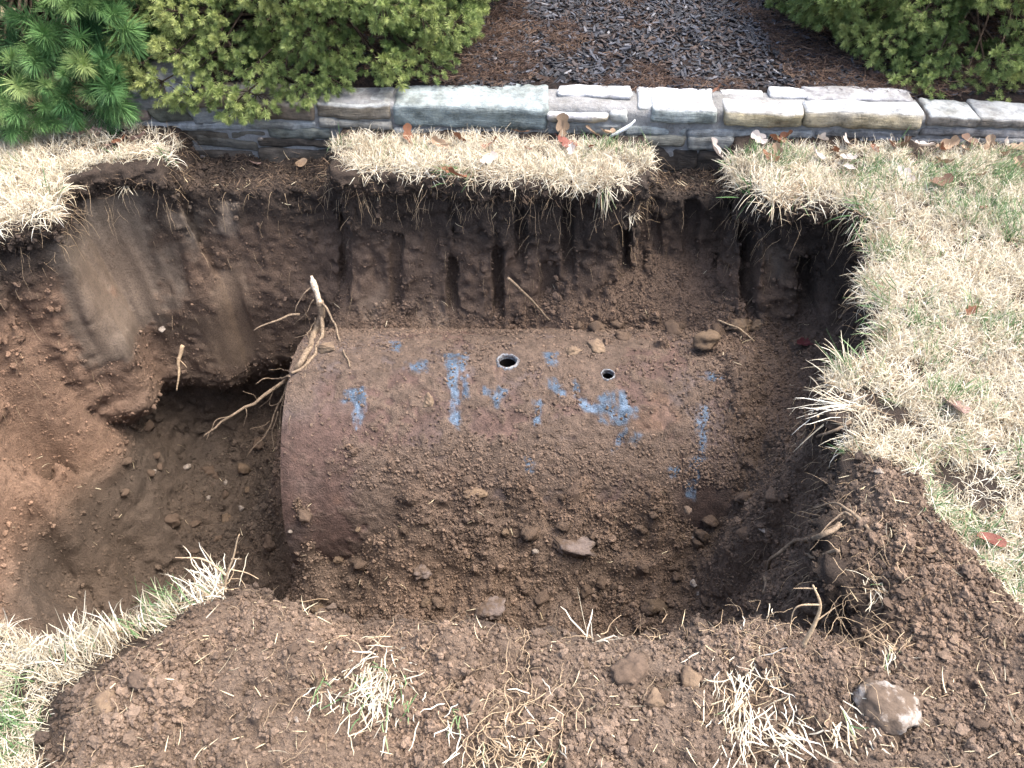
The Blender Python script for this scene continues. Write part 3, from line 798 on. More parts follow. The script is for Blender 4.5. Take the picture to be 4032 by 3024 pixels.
# ================================================================== the mulched bed behind the wall
bx_, by_ = np.arange(-5, 5.01, .05), np.concatenate([np.arange(2.93, 4.6, .03), np.arange(4.6, 9, .2)])
BX, BYY = np.meshgrid(bx_, by_, indexing='ij')
yo = BYY - ywall(BX)
PBd = np.stack([BX.ravel(), BYY.ravel(), np.zeros(BX.size)], 1)
leftend = WL[0] - .02
BZ = .108 + .03 * sstep(.2, .9, yo) + .018 * fbm(PBd, 5, 3, 310).reshape(BX.shape) + .07 * np.exp(-((BX + .60) / .45) ** 2 - ((yo - .40) / .25) ** 2)
edge_ = sstep(.08, .16, yo)
BZ = -.2 * (1 - edge_) + BZ * edge_
BZ = np.where(BX < leftend + .15, BZ * sstep(leftend - .28, leftend + .12, BX) + (-.03) * (1 - sstep(leftend - .28, leftend + .12, BX)), BZ)
V = np.stack([BX.ravel(), BYY.ravel(), BZ.ravel()], 1)
na, nb = len(bx_), len(by_)
F = np.array([(i * nb + j, (i + 1) * nb + j, (i + 1) * nb + j + 1, i * nb + j + 1) for i in range(na - 1) for j in range(nb - 1)])
m = NT('bed_earth'); tcn = m.n('ShaderNodeTexCoord').outputs['Object']
n1 = m.noise(60, 5, .7, tcn)
BEDM = m.fin(m.ramp(n1.outputs[0], [(.35, (.008, .007, .007)), (.6, (.025, .017, .014)), (.75, (.05, .03, .022))]).outputs[0], .95, m.bump(n1.outputs[0], 1, .02))
tag(obj('garden_bed', mesh_np('garden_bed', V, F, [BEDM])), 'mulched garden bed behind the stone wall', kind='structure')
def bed_z(x, y):
    i = np.clip(np.searchsorted(bx_, x) - 1, 0, na - 2); j = np.clip(np.searchsorted(by_, y) - 1, 0, nb - 2)
    fx = (x - bx_[i]) / (bx_[i + 1] - bx_[i]); fy = (y - by_[j]) / (by_[j + 1] - by_[j])
    return (BZ[i, j] * (1 - fx) * (1 - fy) + BZ[i + 1, j] * fx * (1 - fy) + BZ[i, j + 1] * (1 - fx) * fy + BZ[i + 1, j + 1] * fx * fy)
def inst_mat(name, stops, rough=.8, spec=.3, trans=0.0, bumpy=0.0, island=False):
    m = NT(name)
    r = m.n('ShaderNodeNewGeometry').outputs['Random Per Island'] if island else m.n('ShaderNodeObjectInfo').outputs['Random']
    c = m.ramp(r, stops)
    nm = None
    if bumpy:
        nm = m.bump(m.noise(bumpy, 4, .6, m.n('ShaderNodeTexCoord').outputs['Object']).outputs[0], .6, .004)
    return m.fin(c.outputs[0], rough, nm, spec)
def chip(L_, w_, t, seed):
    r = np.random.default_rng(seed)
    V, F = rounded_block((L_ / 2, w_ / 2, t / 2), t * .3, L_ / 4)
    V = V + .12 * w_ * np.stack([vn(V + seed, 60, 1), vn(V + seed, 50, 2), vn(V + seed, 50, 3)], 1)
    V[:, 1] *= 1 - .55 * np.abs(V[:, 0] / (L_ / 2)) ** 2 * r.random()
    V[:, 2] += (r.random() - .5) * .5 * (V[:, 0] / L_) ** 2 * L_
    return V, F
CHIPM = inst_mat('bark_chip', [(0, (.008, .009, .012)), (.35, (.016, .018, .023)), (.6, (.050, .032, .024)), (.78, (.028, .031, .040)), (.95, (.055, .060, .075)), (1, (.16, .16, .17))], .75, .4, bumpy=150)
chips = []
for k in range(8):
    V, F = chip(random.uniform(.022, .055), random.uniform(.006, .013), random.uniform(.002, .004), k + 1)
    chips.append(mesh_np('bark_chip_%d' % k, V, F, [CHIPM], False))
def bed_points(n, x0=-2.6, x1=2.8, y1=4.5, seed=5):
    r = np.random.default_rng(seed)
    x = r.uniform(x0, x1, n); y = r.uniform(2.95, y1, n)
    yo_ = y - ywall(x)
    ok = (yo_ > .17 + .03 * np.sin(x * 7)) & (x > leftend - .05)
    x, y = x[ok], y[ok]
    return np.stack([x, y, bed_z(x, y)], 1), r
P, r = bed_points(44000)
n = len(P)
nr = np.stack([r.normal(0, .35, n), r.normal(0, .35, n), np.ones(n)], 1)
P[:, 2] += r.uniform(-.002, .010, n)
yaw = r.normal(0, .7, n) + np.where(r.random(n) < .3, r.uniform(0, 6.28, n), 0)
tag(scatter('bark_mulch', P, eul_from(nr, yaw - 1.57 * 0), r.uniform(.6, 1.35, n), r.integers(0, 8, n), chips), 'dark shredded bark mulch covering the bed', 'mulch', kind='stuff')
# fallen pine needles, in drifts
NEEDM = inst_mat('fallen_needle', [(0, (.030, .020, .017)), (.4, (.058, .036, .027)), (.75, (.090, .058, .042)), (1, (.16, .11, .078))], .8, .2)
needles = []
for k in range(5):
    b = MB()
    for j in range(7):
        a = random.uniform(0, 6.28); L_ = random.uniform(.035, .06); c0 = np.array([random.gauss(0, .012), random.gauss(0, .012), random.uniform(0, .006)])
        d = np.array([math.cos(a), math.sin(a), random.gauss(0, .12)]); sd2 = np.array([-d[1], d[0], 0]) * random.gauss(0, .25)
        b.tube([c0 + d * L_ * (t - .5) + sd2 * L_ * (t - .5) ** 2 * 2 for t in (0, .33, .66, 1)], .0008, 3, False)
    needles.append(b.mesh('fallen_needles_%d' % k, [NEEDM], False))
P, r = bed_points(15000, seed=9)
keep = (fbm(P, 3.0, 3, 330) + .45 * sstep(.35, -.2, P[:, 0]) + .4 * sstep(1.0, 1.4, P[:, 0]) + .25 * sstep(.26, .18, P[:, 1] - ywall(P[:, 0]))) > .10
P = P[keep]; n = len(P)
P[:, 2] += r.uniform(.004, .014, n)
nr = np.stack([r.normal(0, .2, n), r.normal(0, .2, n), np.ones(n)], 1)
tag(scatter('fallen_needles', P, eul_from(nr, r.uniform(0, 6.28, n)), r.uniform(.7, 1.3, n), r.integers(0, 5, n), needles), 'rust brown fallen pine needles drifted over the mulch', 'needles', kind='stuff')
print('wall, bed', time.time() - T0)
# ================================================================== loose crumbs of soil
def ico(sub):
    t = (1 + 5 ** .5) / 2
    V = [(-1, t, 0), (1, t, 0), (-1, -t, 0), (1, -t, 0), (0, -1, t), (0, 1, t), (0, -1, -t), (0, 1, -t), (t, 0, -1), (t, 0, 1), (-t, 0, -1), (-t, 0, 1)]
    F = [(0, 11, 5), (0, 5, 1), (0, 1, 7), (0, 7, 10), (0, 10, 11), (1, 5, 9), (5, 11, 4), (11, 10, 2), (10, 7, 6), (7, 1, 8), (3, 9, 4), (3, 4, 2), (3, 2, 6), (3, 6, 8), (3, 8, 9), (4, 9, 5), (2, 4, 11), (6, 2, 10), (8, 6, 7), (9, 8, 1)]
    V = [np.array(v, float) / np.linalg.norm(v) for v in V]
    for _ in range(sub):
        mid = {}; NF = []
        def mdp(a, b):
            k = (min(a, b), max(a, b))
            if k not in mid:
                p = V[a] + V[b]; V.append(p / np.linalg.norm(p)); mid[k] = len(V) - 1
            return mid[k]
        for a, b, c in F:
            x, y, z = mdp(a, b), mdp(b, c), mdp(c, a); NF += [(a, x, z), (b, y, x), (c, z, y), (x, y, z)]
        F = NF
    return np.array(V), F
def lump(seed, sub=2, rough=.35, sx=1., sy=1., sz=1., cutp=True):
    """an angular broken lump: a ball cut by random planes, then roughened"""
    V, F = ico(sub)
    r = np.random.default_rng(seed)
    N = r.normal(0, 1, (11, 3)); N /= np.linalg.norm(N, axis=1)[:, None]
    hh_ = r.uniform(.50, .88, 11)
    c = V @ N.T
    cut = np.min(np.where(c > .05, hh_ / np.maximum(c, .05), 9), axis=1)
    d = (np.minimum(1.08, cut) if cutp else 1.0) * (1 + rough * .7 * fbm(V + seed * 3.1, 1.1, 2, seed) + rough * .5 * vn(V + seed, 3.0, seed + 50) + rough * .3 * vn(V, 7, seed + 70))
    return V * d[:, None] * np.array([sx, sy, sz]), F
def crumb_mat(name, rough=.95):
    m = NT(name)
    c = m.attr('ccol', 'INSTANCER').outputs['Color']
    rnd = m.n('ShaderNodeObjectInfo').outputs['Random']
    tcn = m.n('ShaderNodeTexCoord').outputs['Object']
    n1 = m.noise(2.2, 5, .7, tcn)
    c2 = m.mix(1.0, c, m.ramp(rnd, [(0, (.72, .71, .70)), (.5, (1, 1, 1)), (1, (1.32, 1.30, 1.27))]).outputs[0], 'MULTIPLY')
    c2 = m.mix(1.0, c2, m.ramp(n1.outputs[0], [(.3, (.7, .7, .7)), (.7, (1.25, 1.25, 1.25))]).outputs[0], 'MULTIPLY')
    return m.fin(c2, rough, m.bump(n1.outputs[0], .7, .0025), .2)
CRUMB = crumb_mat('soil_crumb')
crumbs = []
for k in range(9):
    V, F = lump(k + 1, 2, .5, 1, random.uniform(.75, 1), random.uniform(.6, .95))
    crumbs.append(mesh_np('soil_crumb_%d' % k, V, F, [CRUMB], False))
def pick(wt, n, seed, jitter=.005):
    r = np.random.default_rng(seed)
    w = FA * wt; cdf = np.cumsum(w); cdf /= cdf[-1]
    f = np.searchsorted(cdf, r.random(n)); f = np.minimum(f, len(FC) - 1)
    P = FC[f] + r.normal(0, jitter * .6, (n, 3)); return P, FN[f], r, f
def add_attr(o, name, colr):
    a = o.data.attributes.new(name, 'FLOAT_COLOR', 'POINT')
    a.data.foreach_set('color', np.concatenate([colr, np.ones((len(colr), 1))], 1).astype(np.float32).ravel())
up = FN[:, 2]
fsp = grid_at(spm, FC) * (FC[:, 2] > -.22)
fF = grid_at(F2, FC)
onfloor = sstep(.06, .02, FC[:, 2] - fF) * sstep(-.1, -.2, FC[:, 2])
fsm = smear_mask(FC)[0]
vis = (FC[:, 1] > .5) & (FC[:, 0] > -2.0) & (FC[:, 0] < 1.75)
front_hidden = (FC[:, 1] < 1.25) & (FC[:, 2] < -.3) & (FC[:, 0] < .7)
tankright = sstep(-.95, -.85, FC[:, 0])
ledge = (FC[:, 2] < -.08) * (FC[:, 2] > -.22) * (FC[:, 1] > 2.5) * sstep(.3, .7, up)
clump = sstep(-.35, .35, fbm(FC, 6, 2, 400))
w_loose = vis * (~front_hidden) * sstep(.1, .5, up) * np.maximum(fsp * 1.3, np.maximum(onfloor * (.35 + .65 * tankright) * (1 - .75 * sstep(-1.45, -1.6, FC[:, 0])), ledge * .8)) * (.45 + .8 * clump)
rslope = (FC[:, 0] > .5) * (FC[:, 1] < 2.0) * sstep(-.05, -.12, FC[:, 2]) * sstep(.05, .25, up)
w_loose = np.maximum(w_loose, vis * rslope * (~((FC[:, 1] < 1.05) & (FC[:, 2] < -.4))) * .8 * (.45 + .8 * clump))
w_wall = vis * (~front_hidden) * (FC[:, 2] < -.015) * sstep(.5, .2, up) * (1 - fsm) * (1 + 4 * (FC[:, 2] > -.14)) * (1 - .85 * np.clip(np.interp(FC[:, 0], [0, 1], [0, 0]), 0, 1))
Ps, Ns, Ss = [], [], []
for wt, n, lo, hi, pw, sd_ in ((w_loose, 95000, .0019, .0045, 1.4, 1), (w_loose, 26000, .0038, .0085, 2.2, 2), (w_loose * clump ** 3, 3000, .006, .017, 2.6, 3), (w_wall, 34000, .0018, .0060, 2.4, 4), (w_wall * clump ** 2, 1500, .006, .014, 2, 5)):
    P, N, r, f = pick(wt, n, sd_)
    s_ = lo + (hi - lo) * r.random(n) ** pw
    Ps.append(P + N * (s_ * r.uniform(-.1, .55, n))[:, None]); Ns.append(N); Ss.append(s_)
# crumbs that lie on the tank, thick towards the back face, thin and patchy elsewhere
r = np.random.default_rng(77)
n = 60000
tx = r.uniform(TX0 + .01, TX1 - .01, n); ta = r.uniform(-.95, .75, n)
TP = np.stack([tx, TY + (TR + .002) * np.sin(ta), TZ + (TR + .002) * np.cos(ta)], 1)
dens = .16 + .7 * sstep(1.95, 1.82, TP[:, 1]) * sstep(-.66, -.5, TP[:, 0]) + .9 * sstep(.12, .5, TP[:, 1] - TY + .10 * fbm(TP, 6, 2, 410)) + .55 * sstep(.05, .4, fbm(TP, 7, 3, 411)) + .6 * sstep(.55, .8, TP[:, 0])
dens *= 1 - .8 * sstep(-.45, -.65, TP[:, 0]) * sstep(2.1, 2.0, TP[:, 1])
for c, rr in ((HB, .06), (HS, .04)): dens *= sstep(rr * .8, rr * 1.6, np.linalg.norm(TP - c, axis=1))
hit = np.zeros(n)
keep = r.random(n) < dens * .6
TP = TP[keep]; ta = ta[keep]; n = len(TP)
s_ = .0015 + .0055 * r.random(n) ** 3.2 + .004 * (r.random(n) < .05) * r.random(n) + .002 * sstep(.2, .45, TP[:, 1] - TY)
Tn = np.stack([np.zeros(n), np.sin(ta), np.cos(ta)], 1)
Ps.append(TP + Tn * (s_ * .3)[:, None]); Ns.append(Tn); Ss.append(s_)
P = np.concatenate(Ps); N = np.concatenate(Ns); Sc = np.concatenate(Ss); n = len(P)
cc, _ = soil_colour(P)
on_t = np.zeros(n, bool); on_t[-len(TP):] = True
cc[on_t] = np.array([.118, .086, .066]) * (1 + .25 * fbm(P[on_t], 8, 2, 420))[:, None]
cc = np.clip(cc * 1.06, 0, 1)
r = np.random.default_rng(78)
scl = Sc[:, None] * r.uniform(.75, 1.2, (n, 3))
o = scatter('soil_crumbs', P, r.uniform(0, 6.28, (n, 3)), scl, r.integers(0, 9, n), crumbs)
add_attr(o, 'ccol', cc)
tag(o, 'loose crumbs and small clods of brown soil over the dig', 'soil', kind='stuff')
print('crumbs', n, time.time() - T0)
# ================================================================== conifer shrubs behind the wall
def shoot_mesh(name, mat, axis, nl, cnt, w, spread0, spread1, seed, twig=None):
    """a twig tip ringed by needles, pointing along +Z"""
    r = random.Random(seed); b = MB()
    for k in range(cnt):
        t = (k + r.random()) / cnt
        a = k * 2.39996 + r.gauss(0, .25)
        sp_ = math.radians(spread0 + (spread1 - spread0) * t + r.gauss(0, 8))
        L_ = nl * (1 - .25 * t) * r.uniform(.8, 1.12)
        o = np.array([0, 0, axis * t])
        d = np.array([math.cos(a) * math.sin(sp_), math.sin(a) * math.sin(sp_), math.cos(sp_)])
        bend = np.array([0, 0, .18 * L_])
        sd2 = np.cross(d, [0.2, .3, 1.]); sd2 /= np.linalg.norm(sd2); up2 = np.cross(d, sd2)
        mid = o + d * L_ * .55 + bend * .3
        b.add([o + sd2 * w * .6, o - sd2 * w * .3 + up2 * w * .5, o - sd2 * w * .3 - up2 * w * .5, mid + sd2 * w, mid - sd2 * w * .5 + up2 * w * .8, mid - sd2 * w * .5 - up2 * w * .8, o + d * L_ + bend],
              [(0, 1, 4, 3), (1, 2, 5, 4), (2, 0, 3, 5), (3, 4, 6), (4, 5, 6), (5, 3, 6)])
    if twig:
        b.tube([(0, 0, -axis * .8), (0, 0, axis * .95)], [w * 1.8, w * 1.2], 5, False)
    return b.mesh(name, [mat], False)
def needle_mat(name, stops):
    m = NT(name)
    r = m.n('ShaderNodeObjectInfo').outputs['Random']
    isl = m.n('ShaderNodeNewGeometry').outputs['Random Per Island']
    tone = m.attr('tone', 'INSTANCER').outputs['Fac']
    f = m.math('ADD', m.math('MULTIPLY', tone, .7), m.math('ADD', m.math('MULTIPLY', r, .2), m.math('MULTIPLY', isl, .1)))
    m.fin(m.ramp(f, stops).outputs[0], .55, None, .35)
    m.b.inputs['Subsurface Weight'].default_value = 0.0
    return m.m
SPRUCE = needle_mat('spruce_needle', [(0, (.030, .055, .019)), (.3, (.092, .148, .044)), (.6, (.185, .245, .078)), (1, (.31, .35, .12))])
PINE = needle_mat('pine_needle', [(0, (.016, .048, .019)), (.4, (.052, .135, .048)), (.75, (.115, .225, .075)), (1, (.26, .34, .13))])
m = NT('shrub_bark'); n1 = m.noise(80, 4, .6, m.n('ShaderNodeTexCoord').outputs['Object'])
BARK = m.fin(m.ramp(n1.outputs[0], [(.3, (.025, .018, .013)), (.7, (.085, .062, .045))]).outputs[0], .9, m.bump(n1.outputs[0], .7, .004))
def shrub(name, label, base, cen, rad, nclump, clump_r, per, shoots, mat_scale, seed, low=-.9, front=None):
    r = np.random.default_rng(seed)
    root = empty(name, base); tag(root, label, 'shrub')
    b0 = np.array(base)
    # clump centres spread over a lumpy ellipsoid, kept apart
    cs = []; tries = 0
    while len(cs) < nclump and tries < 20000:
        tries += 1
        d = r.normal(0, 1, 3); d /= np.linalg.norm(d)
        if d[2] < low: continue
        k = 1 + .16 * float(vn(np.array([d * 2.3 + seed]), 1, seed)[0]) + r.normal(0, .05)
        dk = 0
        if r.random() < .35: dk = 1; k *= r.uniform(.72, .9)
        p = np.array(cen) + d * np.array(rad) * k
        if p[2] < .13: continue
        if any(np.sum((p - q[0]) ** 2) < (clump_r * (.62 if not dk else .5)) ** 2 for q in cs): continue
        cs.append((p, d, dk))
    if front:
        for p in front:
            p = np.array(p); d = p - np.array(cen); cs.append((p, d / np.linalg.norm(d), 0))
    tb = MB()
    top = np.array([cen[0], cen[1], cen[2] + rad[2] * .4])
    tb.tube(spline([b0 - b0 + [0, 0, -.05], (np.array(cen) - b0) * [.3, .3, .4] + [.02, 0, 0], top - b0], 12), np.linspace(.05, .018, 12), 8)
    obj('trunk', tb.mesh('shrub_trunk', [BARK]), root)
    bb = MB()
    P, Z, S_, Tn = [], [], [], []
    for p, d, dk in cs:
        start = b0 + (top - b0) * r.uniform(.15, .85)
        midp = (start + p) / 2 + r.normal(0, .03, 3); midp[2] = min(midp[2], (start[2] + p[2]) / 2 + .02)
        bb.tube(spline([start - b0, midp - b0, p - b0], 7), np.linspace(.010, .003, 7), 4, False)
        tn0 = r.normal(.56, .17) - .35 * dk  # inner clumps toned down: shade inside the crown put into the needle colour
        for k in range(per):
            q = r.normal(0, 1, 3); q /= np.linalg.norm(q)
            if q @ d < -.25: q = -q
            rr = clump_r * r.uniform(.75, 1.05) if k % 5 else clump_r * r.uniform(.2, .6)
            pt = p + q * rr * np.array([1, 1, .85])
            dirn = q * .9 + d * .6 + np.array([0, -.25, .15]) + r.normal(0, .18, 3)
            P.append(pt); Z.append(dirn); S_.append(np.clip(r.lognormal(0, .24), .55, 1.6) * mat_scale)
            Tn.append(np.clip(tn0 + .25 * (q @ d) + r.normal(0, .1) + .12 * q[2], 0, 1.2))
            if k % 3 == 0: bb.tube([p - b0, (p + pt) / 2 - b0 + r.normal(0, .006, 3), pt - b0], [.003, .002, .0012], 3, False)
    obj('branches', bb.mesh('shrub_branches', [BARK]), root)
    P = np.array(P); n = len(P)
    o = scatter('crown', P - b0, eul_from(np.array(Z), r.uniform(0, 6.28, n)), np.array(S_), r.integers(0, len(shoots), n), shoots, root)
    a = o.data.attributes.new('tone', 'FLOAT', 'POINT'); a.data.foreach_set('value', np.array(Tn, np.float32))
    o['kind'] = 'stuff'
    return root
sp_sh = [shoot_mesh('spruce_shoot_%d' % k, SPRUCE, .017, .0180, 52, .0009, 98, 20, k, True) for k in range(5)]
pi_sh = [shoot_mesh('pine_shoot_%d' % k, PINE, .060, .056, 120, .0010, 88, 18, 20 + k, True) for k in range(4)]
def on(px, py, y): return UY(px, py, y)
fr1 = [on(560, 250, 3.12), on(640, 320, 3.08), on(760, 360, 3.05), on(870, 330, 3.06), on(930, 400, 3.0), on(1010, 370, 3.02), on(1120, 300, 3.12), on(1190, 340, 3.06), on(500, 120, 3.2), on(470, 200, 3.18), on(1480, 225, 3.22), on(1540, 270, 3.16),
       on(1650, 190, 3.3), on(1700, 250, 3.22), on(1330, 200, 3.22), on(1290, 300, 3.12), on(1790, 110, 3.4), on(1830, 60, 3.45), on(830, 220, 3.1), on(1020, 240, 3.08), on(700, 200, 3.1)]
shrub('spruce_shrub', 'broad dwarf spruce with yellow green tips spilling over the stone wall next to the pine', (-.85, 3.72, .08), (-.92, 3.78, .42), (.86, .66, .46), 330, .085, 40, sp_sh, 1.0, 11, low=-.75, front=fr1)
fr2 = [on(3400, 120, 3.4), on(3500, 180, 3.3), on(3620, 250, 3.25), on(3590, 300, 3.2), on(3650, 350, 3.15), on(3800, 300, 3.2), on(3900, 360, 3.15), on(3290, 40, 3.5), on(3420, 50, 3.45), on(3700, 200, 3.25), on(4000, 280, 3.2), on(4020, 180, 3.25)]
shrub('spruce_shrub', 'rounded dwarf spruce shading the wall beside the leafy lawn edge', (1.95, 3.8, .1), (1.98, 3.82, .44), (.78, .66, .46), 300, .088, 40, sp_sh, 1.0, 12, low=-.75, front=fr2)
fr3 = [on(120, 330, 3.02), on(330, 330, 3.05), on(430, 310, 3.08), on(60, 420, 2.98), on(170, 440, 2.98), on(280, 330, 3.04), on(300, 240, 3.1), on(100, 180, 3.1), on(200, 100, 3.15), on(240, 40, 3.2), on(20, 300, 3.0), on(30, 80, 3.15)]
shrub('pine_shrub', 'dark green long needled mountain pine beside the end of the stone wall', (-2.05, 3.65, -.02), (-2.05, 3.68, .40), (.66, .62, .48), 110, .10, 8, pi_sh, 1.15, 13, low=-.7, front=fr3)
print('shrubs', time.time() - T0)

# ================================================================== grass
def blade_tuft(name, mat, n, L0, L1, w, lean, seed, rad=.012):
    r = random.Random(seed); b = MB()
    for k in range(n):
        a = r.uniform(0, 6.28); L_ = r.uniform(L0, L1); ln = abs(r.gauss(lean, .35))
        o = np.array([r.gauss(0, rad), r.gauss(0, rad), -.004])
        d = np.array([math.cos(a), math.sin(a), 0]); sd2 = np.array([-d[1], d[0], 0])
        pts = []
        p = o.copy(); th_ = ln * .4
        for s_ in range(5):
            pts.append(p.copy()); p = p + (d * math.sin(th_) + np.array([0, 0, math.cos(th_)])) * L_ / 4
            th_ += ln * .32 + r.gauss(0, .08)
        ws = [w * .8, w, w * .95, w * .7, w * .25]
        tw = r.gauss(0, .5)
        V = []
        for s_, (q, ww) in enumerate(zip(pts, ws)):
            ax = sd2 * math.cos(tw * s_ * .3) + np.array([0, 0, 1]) * math.sin(tw * s_ * .3) * .5
            V += [q - ax * ww / 2, q + ax * ww / 2]
        b.add(V, [(2 * s_, 2 * s_ + 1, 2 * s_ + 3, 2 * s_ + 2) for s_ in range(4)])
    return b.mesh(name, [mat], False)
def grass_mat(name, stops):
    m = NT(name)
    isl = m.n('ShaderNodeNewGeometry').outputs['Random Per Island']; r = m.n('ShaderNodeObjectInfo').outputs['Random']
    f = m.math('ADD', m.math('MULTIPLY', isl, .65), m.math('MULTIPLY', r, .35))
    c = m.ramp(f, stops).outputs[0]
    m.fin(c, .6, None, .25)
    tr = m.n('ShaderNodeBsdfTranslucent'); m.l(c, tr.inputs['Color'])
    mx = m.n('ShaderNodeMixShader'); mx.inputs[0].default_value = .25
    m.l(m.b.outputs[0], mx.inputs[1]); m.l(tr.outputs[0], mx.inputs[2]); m.l(mx.outputs[0], m.out.inputs['Surface'])
    return m.m
DRY = grass_mat('dry_grass', [(0, (.20, .145, .09)), (.2, (.41, .345, .24)), (.5, (.575, .52, .395)), (.78, (.67, .63, .52)), (1, (.77, .76, .69))])
GRN = grass_mat('green_grass', [(0, (.05, .11, .045)), (.5, (.10, .19, .075)), (.75, (.20, .29, .14)), (1, (.48, .48, .32))])
THATCH = grass_mat('thatch_grass', [(0, (.14, .095, .06)), (.5, (.32, .24, .155)), (1, (.50, .42, .30))])
dry_t = [blade_tuft('dry_tuft_%d' % k, DRY, 20, .022, .066, .0018, 1.0, 40 + k) for k in range(5)] + [blade_tuft('thatch_tuft_%d' % k, THATCH, 18, .018, .045, .0016, 1.3, 50 + k) for k in range(2)]
grn_t = [blade_tuft('green_tuft_%d' % k, GRN, 10, .035, .085, .0024, .6, 60 + k) for k in range(4)]
LAWNS = [G([(-500, 470), (480, 480), (690, 545), (670, 610), (430, 640), (260, 700), (195, 850), (0, 895), (-600, 960)]),
         G([(1300, 548), (1700, 545), (2000, 560), (2560, 588), (2545, 650), (2500, 700), (2400, 728), (2100, 705), (1900, 708), (1700, 680), (1450, 685), (1335, 640)]),
         G([(2875, 595), (3300, 585), (4300, 600), (4700, 1500), (5200, 3100), (4300, 2800), (4100, 2560), (3950, 2380), (3800, 2200), (3640, 2120), (3600, 1960), (3480, 1860), (3345, 1790), (3350, 1710), (3250, 1620), (3285, 1500), (3430, 1400), (3470, 1250), (3390, 1100), (3425, 1000), (3445, 880), (3330, 800), (3040, 790), (2905, 700)]),
         G([(-700, 2380), (0, 2490), (200, 2565), (480, 2480), (760, 2345), (900, 2310), (930, 2340), (700, 2450), (460, 2590), (240, 2720), (180, 2880), (150, 3200), (-900, 3200)])]
THIN = [G([(3280, 1540), (3420, 1530), (3570, 1600), (3560, 1690), (3440, 1720), (3330, 1690)]), G([(3480, 1850), (3700, 1860), (4032, 1890), (4100, 2010), (3900, 2000), (3720, 1960)]), G([(3600, 2080), (3720, 2130), (3800, 2280), (3700, 2200)]),
        G([(150, 560), (640, 500), (680, 580), (400, 620), (200, 640)])]
GREENS = [(2440, 555, .10), (2380, 580, .05), (3060, 640, .07), (2960, 620, .05), (3420, 700, .09), (3480, 660, .06), (3700, 720, .12), (3850, 800, .13), (3950, 720, .12), (3980, 870, .10), (3400, 840, .05), (3730, 1530, .06), (3760, 2060, .07), (3830, 2150, .06), (3650, 2060, .05), (3980, 1300, .07), (4000, 2300, .06),
          (3350, 1290, .05), (3430, 1550, .04), (1790, 668, .02), (620, 2420, .05), (60, 2860, .06), (3980, 2780, .08), (3500, 1000, .05), (3600, 1280, .05), (3990, 500 + 150, .1)]
GREENS = [(U(a, b)[0], U(a, b)[1], c) for a, b, c in GREENS]
def surf_z(x, y):
    return grid_at(H2, np.stack([x, y], 1))
Pd, Zd, Sd, Pg, Zg, Sg = [], [], [], [], [], []
r = np.random.default_rng(31)
for li, poly in enumerate(LAWNS):
    pa = np.array(poly); x0, y0 = pa.min(0); x1, y1 = pa.max(0)
    x0, x1, y0, y1 = max(x0, -2.4), min(x1, 2.0), max(y0, .46), min(y1, 3.1)
    n = int((x1 - x0) * (y1 - y0) * 5200)
    x, y = r.uniform(x0, x1, n), r.uniform(y0, y1, n)
    sd_ = poly_sd(x, y, poly)
    ok = (sd_ + .02 * fbm(np.stack([x, y, x * 0], 1), 14, 2, 500) > 0) & ((y < ywall(x) - .01) | (x < WL[0] - .03))
    x, y, sd_ = x[ok], y[ok], sd_[ok]
    thin = np.zeros(len(x), bool)
    for tp in THIN: thin |= poly_sd(x, y, tp) > -.01
    ok = ~thin | (r.random(len(x)) < .22)
    x, y, sd_ = x[ok], y[ok], sd_[ok]
    n = len(x)
    # lean out over the pit near the rim
    dd = grid_at(D2, np.stack([x, y], 1)); e_ = .02
    gxn = grid_at(D2, np.stack([x + e_, y], 1)) - dd; gyn = grid_at(D2, np.stack([x, y + e_], 1)) - dd
    nr_ = sstep(-.07, .0, dd)
    z = np.maximum(surf_z(x, y), -.03)
    dn = fbm(np.stack([x, y, x * 0], 1), 9, 3, 520)
    sweep = .7 * np.stack([fbm(np.stack([x, y, x * 0], 1), 3, 2, 510), fbm(np.stack([x, y, x * 0], 1), 3, 2, 511)], 1)
    zx = r.normal(0, .5, n) + sweep[:, 0] + nr_ * gxn / e_ * 1.7
    zy = r.normal(0, .5, n) + sweep[:, 1] + nr_ * gyn / e_ * 1.7 - .15
    Zt = np.stack([zx, zy, np.ones(n)], 1)
    s_ = r.uniform(.6, 1.2, n) * (1 + .35 * dn) * (1 + .35 * nr_)
    g = np.zeros(n)
    for a, b, c in GREENS: g = np.maximum(g, np.exp(-((x - a) ** 2 + (y - b) ** 2) / (c * c)))
    isg = r.random(n) < np.clip(g * .42 + (.025 if li == 2 else .015), 0, .9)
    kp = r.random(n) < .35 + 1.1 * sstep(-.45, .25, dn) + .3 * nr_ + (1 if li == 3 else 0)
    isg = isg & kp
    Pt = np.stack([x, y, z], 1)
    dr_ = ~isg & kp
    Pd.append(Pt[dr_]); Zd.append(Zt[dr_]); Sd.append(s_[dr_]); Pg.append(Pt[isg]); Zg.append(Zt[isg]); Sg.append(s_[isg])
for (x0, x1, y0, y1) in ((2.0, 3.5, -.6, 2.95), (-3.6, -2.38, -.6, 3.2), (-2.38, 2.0, -.6, .44)):
    n = int((x1 - x0) * (y1 - y0) * 1700)
    x, y = r.uniform(x0, x1, n), r.uniform(y0, y1, n)
    Pd.append(np.stack([x, y, np.full(n, -.012)], 1)); Zd.append(np.stack([r.normal(0, .5, n), r.normal(0, .5, n), np.ones(n)], 1)); Sd.append(r.uniform(.8, 1.4, n))
Pd, Zd, Sd = map(np.concatenate, (Pd, Zd, Sd)); Pg, Zg, Sg = map(np.concatenate, (Pg, Zg, Sg))
tag(scatter('dry_grass', Pd, eul_from(Zd, r.uniform(0, 6.28, len(Pd))), Sd, r.integers(0, 7, len(Pd)), dry_t), 'straw coloured dormant lawn grass around the dig', 'grass', kind='stuff')
